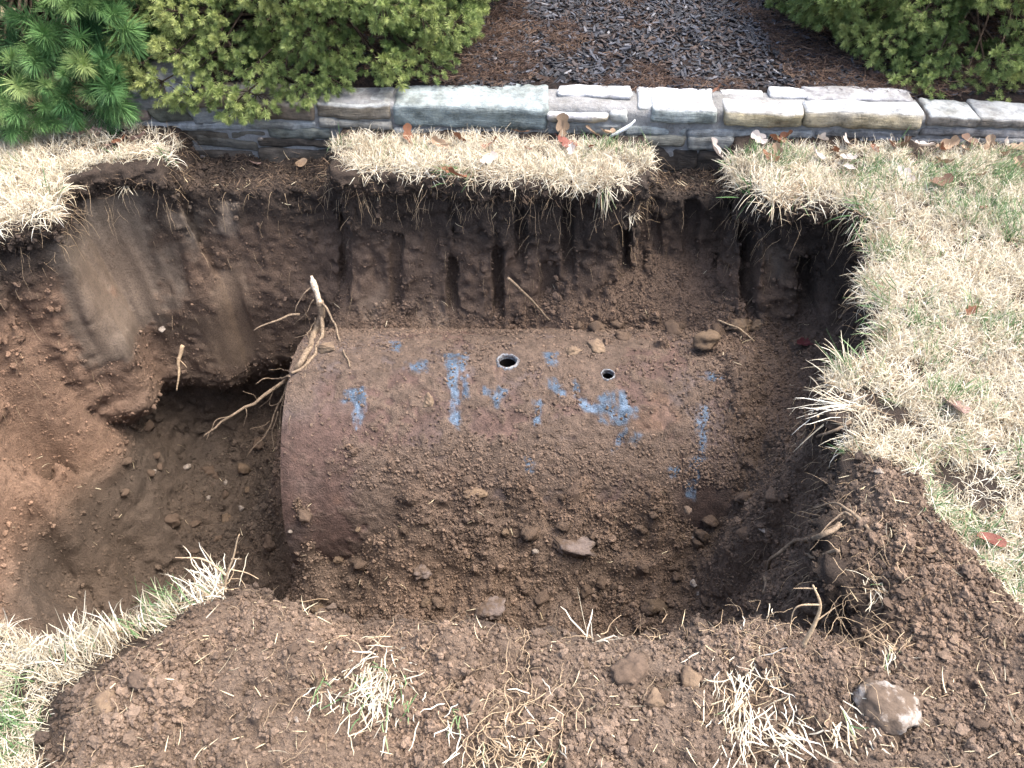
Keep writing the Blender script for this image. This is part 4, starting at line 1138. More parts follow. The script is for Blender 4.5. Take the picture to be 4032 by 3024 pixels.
tag(scatter('green_grass', Pg, eul_from(Zg, r.uniform(0, 6.28, len(Pg))), Sg, r.integers(0, 4, len(Pg)), grn_t), 'green grass tufts growing through the dormant lawn', 'grass', kind='stuff')
print('grass', len(Pd), len(Pg), time.time() - T0)
# ================================================================== roots, sticks, stones, clods, leaves, tufts
from mathutils.bvhtree import BVHTree
bvh = BVHTree.FromPolygons(GV.tolist(), GF.tolist())
def hit(px, py):
    d = Vector(ray(px, py)).normalized()
    loc, nor, idx, dist = bvh.ray_cast(Vector(ORG), d)
    if loc is None: p = U(px, py); return p, np.array([0, 0, 1.])
    p = np.array(loc)
    t = UT(px, py)
    if TX0 < t[0] < TX1 and np.linalg.norm(t - ORG) < np.linalg.norm(p - ORG) and abs(np.hypot(t[1] - TY, t[2] - TZ) - TR) < .01:
        return t, np.array([0, t[1] - TY, t[2] - TZ]) / TR
    nor = np.array(nor)
    return p, nor if nor @ np.array(d) < 0 else -nor
def drop(x, y, z0=.3):
    loc, nor, i, d = bvh.ray_cast(Vector((x, y, z0)), Vector((0, 0, -1)))
    return np.array(loc) if loc is not None else np.array([x, y, 0])
def root_mat(name, a, b_):
    m = NT(name); n1 = m.noise(120, 4, .65, m.n('ShaderNodeTexCoord').outputs['Object'])
    return m.fin(m.ramp(n1.outputs[0], [(.32, a), (.68, b_)]).outputs[0], .85, m.bump(n1.outputs[0], .6, .003), .2)
ROOT = root_mat('root_bark', (.085, .062, .044), (.26, .20, .14))
PALE = root_mat('pale_root', (.24, .17, .105), (.45, .35, .235))
WOOD = root_mat('split_wood', (.30, .21, .13), (.66, .59, .48))
def wig(pts, n, amp, seed):
    P = spline(pts, n); w_ = np.stack([vn(P + seed, 22, seed), vn(P + seed, 22, seed + 1), vn(P + seed, 22, seed + 2)], 1) * amp
    w_[0] *= 0; return P + w_
def root_thing(name, label, cat, main, r0, r1, branches=(), mat=ROOT, amp=.008, white=None, group=None):
    base = np.array(main[0]); e = None
    mb = MB(); P = wig(main, 26, amp, 3)
    mb.tube(P - base, np.linspace(r0, r1, 26), 7)
    if branches or white:
        e = empty(name, base); tag(e, label, cat, group)
        obj('main_root', mb.mesh('main_root', [mat]), e)
        for k, (bp, a, b_) in enumerate(branches):
            q = MB(); q.tube(wig(bp, 18, amp * .9, 7 + k) - base, np.linspace(a, b_, 18), 5); obj('side_root', q.mesh('side_root', [mat]), e)
        if white:
            q = MB(); wp, ra, rb = white; q.tube(wig(wp, 10, .002, 5) - base, np.interp(np.linspace(0, 1, 10), [0, .15, .3, .6, 1], [ra * .3, ra * .55, ra * .95, ra * .75, rb]) * np.array([1, .8, 1.1, .9, 1.05, .85, 1, .9, 1, 1]), 9)
            o = obj('broken_end', q.mesh('broken_end', [WOOD]), e); o['label'] = 'white splintered wood at the broken end'
    else:
        e = obj(name, mb.mesh(name, [mat]), loc=base); tag(e, label, cat, group)
    return e
def Y(px, py, y):
    p = UY(px, py, y); d = ray(px, py); q, _ = hit(px, py)
    t, tq = y / d[1], (q[1]) / d[1]
    return ORG + d * min(t, tq - .012 / np.linalg.norm(d))
root_thing('broken_root', 'thick forked root with white broken top hanging beside the tank', 'root',
    [Y(1258, 1185, 2.50), Y(1268, 1235, 2.49), Y(1242, 1300, 2.47), Y(1212, 1380, 2.43), Y(1168, 1450, 2.38), Y(1130, 1490, 2.33), Y(1060, 1540, 2.28), Y(980, 1590, 2.23), Y(900, 1640, 2.18), Y(835, 1690, 2.14), Y(795, 1735, 2.11)], .0155, .0022,
    [([Y(1262, 1240, 2.49), Y(1262, 1330, 2.46), Y(1225, 1410, 2.41), Y(1150, 1475, 2.34)], .009, .005),
     ([Y(1140, 1482, 2.34), Y(1080, 1492, 2.31), Y(1040, 1490, 2.28), Y(1005, 1512, 2.26)], .004, .0014),
     ([Y(1130, 1495, 2.33), Y(1108, 1580, 2.28), Y(1065, 1670, 2.23), Y(1020, 1745, 2.18), Y(970, 1800, 2.14)], .005, .0015),
     ([Y(1095, 1620, 2.25), Y(1072, 1690, 2.22), Y(1080, 1740, 2.19), Y(1085, 1785, 2.17)], .003, .001),
     ([Y(1110, 1560, 2.28), Y(1105, 1650, 2.24), Y(1100, 1760, 2.18)], .0026, .001),
     ([Y(1228, 1122, 2.53), Y(1190, 1160, 2.50), Y(1170, 1200, 2.48), Y(1165, 1230, 2.47)], .003, .0015),
     ([Y(1180, 1238, 2.50), Y(1100, 1255, 2.46), Y(1040, 1275, 2.43), Y(1000, 1302, 2.41)], .0055, .002),
     ([Y(1270, 1195, 2.49), Y(1310, 1250, 2.45), Y(1340, 1330, 2.40), Y(1360, 1400, 2.33), UT(1370, 1455) + [0, 0, .006]], .0055, .003),
     ([Y(1075, 1530, 2.29), Y(1060, 1600, 2.26), Y(1110, 1580, 2.25)], .0022, .001), ([Y(905, 1640, 2.18), Y(850, 1660, 2.15), Y(820, 1730, 2.1)], .002, .0009),
     ([Y(1240, 1250, 2.50), Y(1220, 1290, 2.47), Y(1215, 1340, 2.46)], .003, .001)] +
    [([Y(a, b, c), Y((a + e_) / 2 + 14, (b + f_) / 2, c - .02), Y(e_, f_, c - .04)], .0022, .0008) for a, b, c, e_, f_ in ((1250, 1290, 2.47, 1160, 1330), (1230, 1350, 2.45, 1120, 1420), (1200, 1400, 2.42, 1190, 1500), (1150, 1465, 2.36, 1060, 1450), (1090, 1520, 2.3, 1020, 1600), (1010, 1570, 2.25, 960, 1540), (960, 1600, 2.22, 950, 1680), (1060, 1660, 2.23, 990, 1690), (1235, 1180, 2.5, 1150, 1290), (1110, 1590, 2.27, 1140, 1700))],
    amp=.011, white=([Y(1226, 1085, 2.545), Y(1236, 1120, 2.53), Y(1250, 1160, 2.51), Y(1262, 1200, 2.495)], .015, .011))
p, n_ = hit(2165, 1262)
root_thing('stick', 'straight brown stick leaning on the grooved face under the wall', 'stick', [Y(2000, 1095, 2.50), Y(2085, 1175, 2.53), p + n_ * .004], .0065, .004, amp=.002)
root_thing('hanging_root', 'short pale root hanging below the smeared grey clay', 'root', [Y(720, 1360, 2.50), Y(706, 1420, 2.47), Y(702, 1470, 2.44), Y(700, 1535, 2.41)], .009, .0025, [([Y(708, 1420, 2.47), Y(725, 1440, 2.45), Y(735, 1450, 2.44)], .002, .001)], mat=PALE)
def on_ground(pts, lift=.006):
    out = []
    for q in pts:
        p, n_ = hit(q[0], q[1]); out.append(p + n_ * (lift + (q[2] if len(q) > 2 else 0)))
    return out
root_thing('side_root', 'thick curving brown root on the slope under the broad lawn', 'root', on_ground([(3320, 2095, .02), (3230, 2120, .03), (3150, 2160, .03), (3080, 2205, .02), (3030, 2240), (3018, 2290), (3010, 2340)], .008), .0065, .004,
           [(on_ground([(3420, 2100), (3360, 2050, .02), (3330, 2010, .02), (3250, 2020, .02)], .01), .005, .002), (on_ground([(3360, 2060, .02), (3290, 2080, .03), (3210, 2120, .03)], .01), .004, .0015), (on_ground([(3290, 2165, .02), (3240, 2165, .02), (3195, 2175, .01)], .008), .005, .003)])
root_thing('side_root', 'long thin tan root slanting down under the grass overhang', 'root', [Y(3220, 1640, 1.62), Y(3165, 1710, 1.66), Y(3120, 1760, 1.70), Y(3085, 1815, 1.72)], .0035, .0012, mat=PALE)
root_thing('side_root', 'stout short root poking out below the overhanging sod', 'root', [Y(3350, 1660, 1.50), Y(3290, 1690, 1.53), Y(3240, 1712, 1.56), Y(3205, 1728, 1.58)], .0055, .003, [([Y(3330, 1670, 1.51), Y(3270, 1655, 1.55), Y(3230, 1665, 1.57)], .002, .0008)])
root_thing('twig', 'thin tan root lying on the loose spoil near the antler root', 'root', on_ground([(1095, 2400), (1150, 2375, .01), (1200, 2360, .012), (1290, 2352, .01)], .006), .0035, .0015, mat=PALE)
a0 = hit(885, 2335)[0]
root_thing('branched_root', 'antler shaped pale root sticking up from the rim opposite the wall', 'root', [a0, a0 + [.012, .012, .05], a0 + [.035, .03, .10], a0 + [.055, .05, .15]], .003, .0012,
           [([a0 + [.012, .012, .05], a0 + [-.03, .03, .08], a0 + [-.09, .03, .09]], .003, .001), ([a0 + [.02, .018, .065], a0 + [.05, .02, .05], a0 + [.08, .01, .035]], .0016, .0008), ([a0 + [.03, .025, .09], a0 + [.05, .03, .085]], .0012, .0006)], mat=PALE, amp=.004)
a0 = hit(3165, 2545)[0]
root_thing('branched_root', 'knobbly upright root with side twigs on the spoil by the hollow', 'root', [a0, a0 + [.012, .02, .06], a0 + [.012, .03, .11], a0 + [-.008, .045, .15]], .005, .0018,
           [([a0 + [.012, .02, .06], a0 + [.045, .03, .09]], .002, .0008), ([a0 + [.012, .03, .11], a0 + [-.03, .03, .10], a0 + [-.035, .02, .05]], .0022, .0008), ([a0 + [0, .045, .14], a0 + [-.04, .05, .13]], .0016, .0007)], mat=PALE, amp=.004)
root_thing('stick', 'grey weathered twig lying on the lawn by the corner nearest the wall', 'twig', [U(3440, 905, .02), U(3500, 880, .03), U(3560, 865, .025)], .004, .0022, amp=.002)
p0, p1 = hit(2830, 1270), hit(2965, 1352)
root_thing('side_root', 'thin root lying across the clods heaped behind the tank', 'root', [p0[0] + p0[1] * .02, (p0[0] + p1[0]) / 2 + [0, 0, .03], p1[0] + p1[1] * .012], .003, .0025, mat=PALE, amp=.004)

# fine hair roots: nobody could count them
fr = MB(); r = np.random.default_rng(91)
def hair(p, d, L_, rad, n=9, grav=.5, jit=.35):
    P = [np.array(p, float)]; d = np.array(d, float); d /= np.linalg.norm(d)
    for k in range(n):
        d = d + r.normal(0, jit, 3) * .5 + np.array([0, 0, -grav * .25]); d /= np.linalg.norm(d)
        P.append(P[-1] + d * L_ / n)
    fr.tube(P, np.linspace(rad, rad * .5, n + 1), 3, False)
    return P
side = (FN[:, 2] < .45) & (FC[:, 0] > -2) & ~((FC[:, 1] < 1.3) & (FC[:, 0] < .6))
rimw = side * (FC[:, 2] > -.17) * (FC[:, 2] < -.015)
P_, N_, _, _ = pick(rimw, 620, 93)
for p, n_ in zip(P_, N_):
    q = hair(p - n_ * .005, n_ + [0, 0, -.3], r.uniform(.03, .17) * (1 if r.random() < .5 else .6), r.uniform(.0004, .0009), grav=.9)
    if r.random() < .4: hair(q[4], n_ + r.normal(0, .6, 3), r.uniform(.02, .06), .0005, 5, .6)
P_, N_, _, _ = pick(side * (FC[:, 2] < -.17) * (FC[:, 2] > -.75) * (1 - fsm), 300, 94)
for p, n_ in zip(P_, N_): hair(p - n_ * .004, n_ * .6 + [0, 0, -.6], r.uniform(.02, .10), r.uniform(.0004, .0010), 8, .9)
P_, N_, _, _ = pick(fsp * (up > .3) * vis * (FC[:, 1] < 1.8), 420, 95)
for p, n_ in zip(P_, N_): hair(p + n_ * .006, np.array([r.normal(), r.normal(), .25]), r.uniform(.015, .07), r.uniform(.0004, .0010), 7, .25, .5)
rw = vis * (fsp > .3) * (FC[:, 0] > .62) * (FC[:, 1] < 1.7) * (FN[:, 2] < .75)
P_, N_, _, _ = pick(rw, 80, 96)
for p, n_ in zip(P_, N_):
    q = hair(p, n_ + np.array([-.5, 0, -.1]), r.uniform(.04, .14), r.uniform(.0006, .0012), 9, .5, .5); hair(q[4], n_ + r.normal(0, .7, 3), .04, .0005, 5, .4)
for cx, cy, cnt, sp_ in ((2060, 2600, 16, .06), (2000, 2930, 34, .10), (2560, 2500, 9, .05), (2950, 2500, 20, .08), (1560, 2590, 13, .06), (3020, 2560, 10, .06), (2200, 2820, 16, .09), (1290, 2600, 6, .06), (3400, 2200, 16, .08), (3350, 2330, 12, .07)):
    c0, cn = hit(cx, cy)
    for k in range(cnt):
        hair(c0 + np.array([r.normal(0, sp_ * .5), r.normal(0, sp_ * .5), .008]), np.array([r.normal(), r.normal(), .35]), r.uniform(.03, .11), r.uniform(.0004, .0011), 10, .3, .6)
tag(obj('fine_roots', fr.mesh('fine_roots', [PALE])), 'hair fine pale roots trailing from the sod and through the soil', 'roots', kind='stuff')

# ---- straw and clippings strewn over the soil
STRAW = grass_mat('straw', [(0, (.40, .29, .16)), (.4, (.58, .48, .30)), (1, (.74, .68, .52))])
st = [blade_tuft('straw_%d' % k, STRAW, 1, .018, .05, .0022, .25, 80 + k, .001) for k in range(6)]
P_, N_, r, _ = pick(vis * (up > .2) * (fsp + .12 * onfloor + .8 * ledge), 700, 97)
n = len(P_)
tang = np.cross(N_, r.normal(0, 1, (n, 3))) + N_ * .12
tag(scatter('straw', P_ + N_ * .007, eul_from(tang, r.uniform(0, 6.28, n)), r.uniform(.6, 1.1, n), r.integers(0, 6, n), st), 'bits of straw strewn over the soil', 'straw', kind='stuff')
lit = [blade_tuft('thatch_%d' % k, root_mat('thatch_%d' % k, (.08, .05, .035), (.26, .19, .13)), 4, .02, .05, .0016, .8, 90 + k, .01) for k in range(3)]
P_, N_, r, _ = pick(ledge + .5 * (FC[:, 2] > -.10) * (FC[:, 2] < -.01) * (FC[:, 1] > 2.3) * side, 900, 98)
n = len(P_)
tag(scatter('thatch', P_ + N_ * .004, eul_from(np.cross(N_, r.normal(0, 1, (n, 3))) + N_ * .4, r.uniform(0, 6.28, n)), r.uniform(.6, 1.1, n), r.integers(0, 3, n), lit), 'dead brown thatch on the torn ledge under the wall', 'thatch', kind='stuff')

# ---- torn tufts of turf, each a thing
def tuft(px, py, label, cnt, L0, L1, d, spread, green=0.0, roots=10, wid=.0028, pos=None, foot=.03):
    c0, cn = hit(px, py)
    if pos is not None: c0 = np.array(pos)
    rr = random.Random(px * 7 + py)
    d = np.array(d, float); d /= np.linalg.norm(d)
    e = empty('grass_tuft', c0); tag(e, label, 'grass tuft')
    for nm, cn_, mat in (('dry_blades', int(cnt * (1 - green)), DRY), ('green_blades', int(cnt * green), GRN)):
        if cn_ < 1: continue
        b = MB()
        for k in range(cn_):
            o = np.array([rr.gauss(0, foot), rr.gauss(0, foot), rr.uniform(.002, .012)])
            v = d + np.array([rr.gauss(0, spread), rr.gauss(0, spread), rr.gauss(0, spread * .6)]); v /= np.linalg.norm(v)
            L_ = rr.uniform(L0, L1); sd2 = np.cross(v, [rr.gauss(0, .4), rr.gauss(0, .4), 1]); sd2 /= np.linalg.norm(sd2)
            sag = rr.gauss(-.25, .3); V = []
            for s_, ww in zip((0, .3, .6, .85, 1), (.7, 1, 1, .75, .25)):
                q = o + v * L_ * s_ + np.array([0, 0, sag * L_ * s_ * s_]) + sd2 * rr.gauss(0, .0015)
                V += [q - sd2 * wid * ww / 2, q + sd2 * wid * ww / 2]
            b.add(V, [(2 * s_, 2 * s_ + 1, 2 * s_ + 3, 2 * s_ + 2) for s_ in range(4)])
        obj(nm, b.mesh('grass_tuft_' + nm, [mat], False), e)['kind'] = 'stuff'
    if roots:
        b = MB()
        for k in range(roots):
            v = -d * .6 + np.array([rr.gauss(0, .6), rr.gauss(0, .6), rr.gauss(.15, .3)]); v /= np.linalg.norm(v)
            p = np.array([rr.gauss(0, foot), rr.gauss(0, foot), .01]); P = [p]
            for s_ in range(7):
                v = v + np.array([rr.gauss(0, .35), rr.gauss(0, .35), rr.gauss(-.05, .2)]); v /= np.linalg.norm(v)
                p = p + v * rr.uniform(.006, .014); P.append(p)
            b.tube(P, np.linspace(.0013, .0006, 8), 4, False)
        obj('roots', b.mesh('grass_tuft_roots', [PALE]), e)['kind'] = 'stuff'
    return e
tuft(1490, 2690, 'thick torn clump of straw grass with green heart on the loose spoil bank', 200, .03, .075, (-.12, -.75, .55), .5, .14, 30, .0022, foot=.034)
tuft(2020, 2960, 'mat of bleached roots and short stubble at the foot of the spoil', 70, .03, .06, (.0, -.6, .5), .6, .05, 110, .0021, foot=.06)
tuft(2960, 2640, 'long sprawling clump of dry grass with rusty needles on the loose spoil bank', 90, .03, .075, (-.1, -.85, .4), .45, .02, 40, .0021, foot=.045)
tuft(2890, 2830, 'fan of white dry blades beside the sprawling clump', 60, .04, .08, (-.25, -.8, .35), .38, .03, 8, .0021, foot=.022)
tuft(3060, 2900, 'bleached starry tuft beside the rusty needles', 50, .04, .08, (.0, -.4, .6), .6, 0, 10, .003)
tuft(3345, 2880, 'half buried dry tuft in a dark cleft below the big rock', 34, .04, .10, (.1, -.8, .3), .45, .08, 10, .003)
tuft(3480, 2330, 'small white tuft pressed into the dirt bank', 26, .03, .06, (-.2, -.8, .3), .5, .05, 8, .0021, foot=.022)
tuft(3500, 2570, 'small starry white tuft hanging at the edge of the hollow', 22, .04, .07, (-.1, -.85, .3), .5, .18, 8, .0021, foot=.010)
tuft(1265, 2720, 'little upright tuft with one green blade on the spoil', 16, .05, .08, (.1, -.6, .6), .3, .2, 8, .0021, foot=.010)
tuft(1775, 2830, 'sparse tuft with dark green blades near the root mat', 14, .04, .07, (.05, -.7, .5), .35, .4, 10, .0021, foot=.012)
tuft(2335, 2530, 'two pale crossed grass stalks on the spoil rim', 8, .06, .10, (.1, .35, .75), .45, 0, 6, .0028, foot=.010)
tuft(830, 2300, 'spiky dry tuft jutting over the rim near the antler root', 46, .05, .10, (-.35, .55, .5), .55, .08, 10, .0021, pos=U(840, 2345, .02), foot=.025)
tuft(310, 2560, 'upright fan of straw blades on the rim of the dry lawn', 60, .06, .12, (.05, .35, .85), .35, .03, 0, .0021, pos=U(310, 2585, .0), foot=.02)
tuft(3290, 1610, 'long white blades jutting out over the pit from the broad lawn', 34, .07, .14, (-.9, .05, .12), .22, 0, 14, .0021, pos=U(3330, 1600, .0), foot=.018)
tuft(3330, 1480, 'tall forked white stalks rising from the broad lawn edge', 26, .08, .15, (-.55, .35, .6), .45, .02, 4, .0028, pos=U(3340, 1470, .0), foot=.02)
tuft(2385, 780, 'dangling tuft with green tips on the edge of the sod strip', 34, .05, .10, (.05, -.55, -.9), .25, .35, 4, .0021, pos=U(2375, 735, -.01), foot=.012)
tuft(2490, 850, 'starry pale tuft stuck to the dark face under the sod strip', 36, .02, .045, (0, -.8, 0), .8, 0, 6, .0021, foot=.012)
tuft(500, 735, 'starry white tuft stuck to the grey smeared clay', 22, .03, .05, (0, -.8, -.2), .8, 0, 4, .0021, foot=.006)
tuft(3060, 760, 'ragged white and green fringe drooping from the broad lawn', 70, .05, .10, (-.35, -.7, -.15), .4, .22, 16, .0021, pos=U(3060, 760, -.005), foot=.04)
tuft(3420, 860, 'green blades drooping over the pit corner by the broad lawn', 40, .06, .12, (-.3, -.7, -.3), .3, .6, 8, .0021, pos=U(3420, 845, -.005), foot=.025)
tuft(3640, 2090, 'white swept tuft lying beside the dirt bank', 50, .05, .09, (-.75, .15, .3), .35, .15, 0, .0022, pos=U(3660, 2090, .01), foot=.03)
print('roots, tufts', time.time() - T0)

# ---- stones, pebbles and big clods
def rock_mat(name, a, b_, dirt, amt, scale=18):
    m = NT(name); tcn = m.n('ShaderNodeTexCoord').outputs['Object']
    n1 = m.noise(scale, 6, .65, tcn); n2_ = m.noise(scale * 6, 4, .6, tcn)
    c = m.ramp(n1.outputs[0], [(.35, a), (.62, b_)]).outputs[0]
    dm = m.ramp(m.noise(scale * .6, 5, .7, tcn).outputs[0], [(amt - .06, (1, 1, 1)), (amt + .06, (0, 0, 0))]).outputs[0]
    c = m.mix(dm, c, dirt)
    h_ = m.math('ADD', n1.outputs[0], m.math('MULTIPLY', n2_.outputs[0], .4))
    return m.fin(c, .9, m.bump(h_, .7, .006), .25)
CLODM = rock_mat('clod', (.070, .049, .035), (.118, .083, .060), (.085, .060, .043), .35, 30)
TANC = rock_mat('tan_clod', (.105, .072, .047), (.16, .115, .077), (.095, .067, .048), .42, 30)
ROCKM = rock_mat('rock_dirty', (.14, .118, .098), (.33, .30, .27), (.105, .078, .058), .57, 30)
PEBM = rock_mat('pebble', (.15, .125, .105), (.27, .235, .20), (.10, .078, .06), .42, 60)
PURP = rock_mat('purple_rock', (.085, .066, .057), (.135, .108, .096), (.085, .060, .043), .5, 34)
def rock(name, px, py, dpx, label, cat, mat, seed, asp=(1, .8, .7), rough=.25, sink=.35, group=None, cutp=True):
    p, n_ = hit(px, py)
    dist = (p - ORG) @ np.array([0, cp, -sp]); R_ = dpx / FPX * dist / 2
    V, F = lump(seed, 3, rough, *asp, cutp=cutp)
    a = random.Random(seed).uniform(0, 6.28) if asp[0] < 1.15 else 0
    c, s_ = math.cos(a), math.sin(a)
    V = V @ np.array([[c, s_, 0], [-s_, c, 0], [0, 0, 1]]) * R_
    o = obj(name, mesh_np(name, V, F, [mat]), loc=p + n_ * R_ * asp[2] * (1 - 2 * sink)); tag(o, label, cat, group)
    return o
rock('rock', 3500, 2780, 215, 'large pale rock caked with mud half sunk in the spoil bank', 'rock', ROCKM, 301, (1.0, .85, .65), .42, .47, cutp=False)
rock('dirt_clod', 2725, 2660, 110, 'oblong tan clod with a white fleck on the loose spoil bank', 'clod', TANC, 302, (.75, 1.1, .7), .2)
rock('dirt_clod', 2490, 2660, 150, 'knobbly grey brown clod below the spoil rim', 'clod', CLODM, 303, (1.05, .85, .7), .45)
rock('dirt_clod', 2570, 2770, 100, 'smooth rounded tan clod beside the knobbly one', 'clod', TANC, 304, (1, .9, .75), .22)
rock('dirt_clod', 425, 2770, 120, 'square tan clod beside the dry grass by the spoil bank', 'clod', TANC, 305, (1, .8, .65), .28)
rock('dirt_clod', 560, 2690, 110, 'reddish clod next to the square tan one', 'clod', CLODM, 306, (1, .85, .65), .3)
rock('rock', 1668, 2243, 105, 'mauve flaky rock on the slope below the tank', 'rock', PURP, 307, (1.05, .8, .6), .45, .4)
rock('rock', 2230, 2140, 190, 'big pale clay slab leaning in the slope below the tank', 'rock', PURP, 308, (.75, 1.05, .42), .45, .50)
rock('dirt_clod', 1930, 2390, 130, 'smooth grey clay lump low in the pit under the spoil rim', 'clod', PURP, 309, (1, 1.0, .5), .4, .46)
rock('dirt_clod', 1870, 1935, 90, 'brown slab of clay slid off the side of the tank', 'clod', TANC, 310, (1.1, .7, .5), .4)
rock('dirt_clod', 1690, 1588, 62, 'rust tinted clod resting on the bare steel of the tank', 'clod', TANC, 311, (1, .9, .7), .35, .2)
rock('dirt_clod', 1290, 1375, 75, 'flat clod behind the forked root on the tank', 'clod', TANC, 312, (1.2, .7, .6), .3, .25)
rock('dirt_clod', 2900, 1290, 95, 'pair lobed clod on the heap behind the tank', 'clod', TANC, 313, (1.1, .9, .7), .5)
rock('dirt_clod', 2990, 1280, 80, 'angular clod at the end of the heap behind the tank', 'clod', TANC, 314, (1, .9, .8), .4)
rock('dirt_clod', 2350, 1365, 85, 'flaky clod on the heap above the small opening', 'clod', TANC, 315, (1.1, .8, .5), .4)
rock('dirt_clod', 2260, 1390, 60, 'loose clod on the crown between the two openings', 'clod', TANC, 316, (1.1, .8, .6), .4, .2)
for k, (px, py, d) in enumerate([(3462, 1863, 40), (2735, 2300, 40), (3005, 2082, 34), (2752, 2340, 22), (2726, 2112, 24), (730, 1840, 34), (600, 1860, 30), (890, 1900, 30), (1145, 2090, 24), (3380, 2655, 32), (3890, 2858, 36), (1170, 2840, 30), (640, 1290, 36), (2110, 2170, 34), (950, 2000, 30), (820, 1960, 26)]):
    lab = {0: 'smooth oval grey pebble on the dirt bank under the broad lawn', 9: 'small whitish pebble beside the hollow in the spoil bank', 10: 'pinkish oblong pebble beside the big muddy rock', 12: 'angular pale pebble at the foot of the grey smeared clay'}.get(k)
    rock('pebble', px, py, d, lab or 'small pale pebble lying in the dug soil of the pit', 'pebble', PEBM, 320 + k, (1.05, .75, .6), .12, .25, None if lab else 'pebbles in the pit soil')
rr = random.Random(5)
spots = []
while len(spots) < 70:
    px, py = rr.uniform(1150, 3100), rr.uniform(1950, 2400)
    if rr.random() < .3: px, py = rr.uniform(2250, 2950), rr.uniform(1230, 1340)
    spots.append((px, py, rr.uniform(34, 105) * (1 if rr.random() < .35 else .65), 'clods on the slope' if py > 1900 else 'clods on the heap'))
for k in range(60): spots.append((rr.uniform(450, 3950), rr.uniform(2540, 3010), rr.uniform(30, 90) * (1 if rr.random() < .2 else .6), 'clods on the loose spoil bank'))
for k in range(20): spots.append((rr.uniform(480, 1080), rr.uniform(1620, 2250), rr.uniform(30, 70), 'clods on the left floor'))
LBL = {'clods on the slope': 'rough brown clod on the slope banked against the tank', 'clods on the heap': 'rough brown clod on the heap behind the tank', 'clods on the loose spoil bank': 'rough brown clod on the loose spoil bank', 'clods on the left floor': 'rough brown clod on the deep floor beside the tank end'}
cl_me = []
for k in range(8):
    V, F = lump(500 + k, 2, .48, 1, rr.uniform(.7, 1), rr.uniform(.55, .85)); cl_me.append((mesh_np('dirt_clod', V, F, [(CLODM, CLODM, TANC)[k % 3]]), ('dark brown', 'dark brown', 'tan')[k % 3], ('knobbly', 'flattish', 'rounded', 'jagged')[k % 4]))
for px, py, d, g in spots:
    p, n_ = hit(px, py)
    if g == 'clods on the loose spoil bank' and p[2] < -.25: continue
    dist = (p - ORG) @ np.array([0, cp, -sp]); R_ = d / FPX * dist / 2
    me, tn_, sh_ = rr.choice(cl_me)
    o = obj('dirt_clod', me, loc=p + n_ * R_ * .2); o.scale = (R_, R_, R_); o.rotation_euler = (rr.uniform(-.5, .5), rr.uniform(-.5, .5), rr.uniform(0, 6.28))
    sz_ = 'small' if R_ < .014 else 'middling' if R_ < .024 else 'big'
    lb = LBL[g].replace('rough brown', '%s %s %s' % (sz_, sh_, tn_)); tag(o, lb, 'clod', lb.replace(' clod', ' clods', 1))

# ---- fallen leaves
def leaf_mat(name, a, b_):
    m = NT(name); tcn = m.n('ShaderNodeTexCoord').outputs['Object']; n1 = m.noise(45, 4, .6, tcn)
    c = m.ramp(n1.outputs[0], [(.3, a), (.7, b_)]).outputs[0]
    m.fin(c, .6, m.bump(n1.outputs[0], .4, .002), .3)
    tr = m.n('ShaderNodeBsdfTranslucent'); m.l(c, tr.inputs['Color']); mx = m.n('ShaderNodeMixShader'); mx.inputs[0].default_value = .2
    m.l(m.b.outputs[0], mx.inputs[1]); m.l(tr.outputs[0], mx.inputs[2]); m.l(mx.outputs[0], m.out.inputs['Surface'])
    return m.m
LM = {'rust': leaf_mat('leaf_rust', (.11, .048, .028), (.22, .10, .055)), 'brown': leaf_mat('leaf_brown', (.075, .042, .028), (.17, .10, .065)), 'tan': leaf_mat('leaf_tan', (.19, .13, .085), (.34, .245, .165)),
      'pale': leaf_mat('leaf_pale', (.34, .28, .24), (.56, .51, .47)), 'red': leaf_mat('leaf_red', (.13, .042, .030), (.23, .09, .068)), 'mauve': leaf_mat('leaf_mauve', (.20, .13, .11), (.32, .23, .20)), 'darkred': leaf_mat('leaf_dark_red', (.08, .02, .025), (.15, .05, .055))}
def leaf_mesh(mat, seed, lobes=True, curl=.5):
    """unit-length leaf, base at -y, lobed outline, curled blade with a midrib fold"""
    r = random.Random(seed); n = 36; rings = 3; V = []; F = []
    out = []
    for k in range(n):
        a = 2 * math.pi * k / n
        y = -math.cos(a) * .5; w_ = .30 * math.sin(min(a, 2 * math.pi - a)) ** .7
        if lobes: w_ *= .55 + .55 * abs(math.sin(3.2 * min(a, 2 * math.pi - a) + .3)) ** .8 + .08 * r.random()
        out.append((math.copysign(w_, math.sin(a)) if 0 < k < n else 0, y * (1 + .08 * r.random())))
    fold = r.uniform(.1, .7); cu = curl * r.uniform(.4, 1.4); cv = r.uniform(-.6, .6) * curl; tw = r.gauss(0, .5)
    def bendp(x, y):
        z = fold * abs(x) + cu * y * y + cv * x * y * 2 + .10 * math.sin(9 * x + seed) * abs(x) + tw * x * y
        return (x * (1 - .25 * cu), y, z)
    for i in range(rings + 1):
        t = i / rings
        for (x, y) in out: V.append(bendp(x * t, y if t == 1 else y * (.15 + .85 * t)))
    for i in range(rings):
        for k in range(n): F.append((i * n + k, i * n + (k + 1) % n, (i + 1) * n + (k + 1) % n, (i + 1) * n + k))
    F.append(tuple(range(n))[::-1])
    V = np.array(V); b0 = len(V)
    st_ = [(.012, -.5, 0), (-.012, -.5, 0), (.008, -.75, .03), (-.008, -.75, .03)]
    V = np.vstack([V, [bendp(x, y) for x, y, z in st_]]); F.append((b0, b0 + 1, b0 + 3, b0 + 2))
    return mesh_np('fallen_leaf', V, F, [mat])
lk = [0]
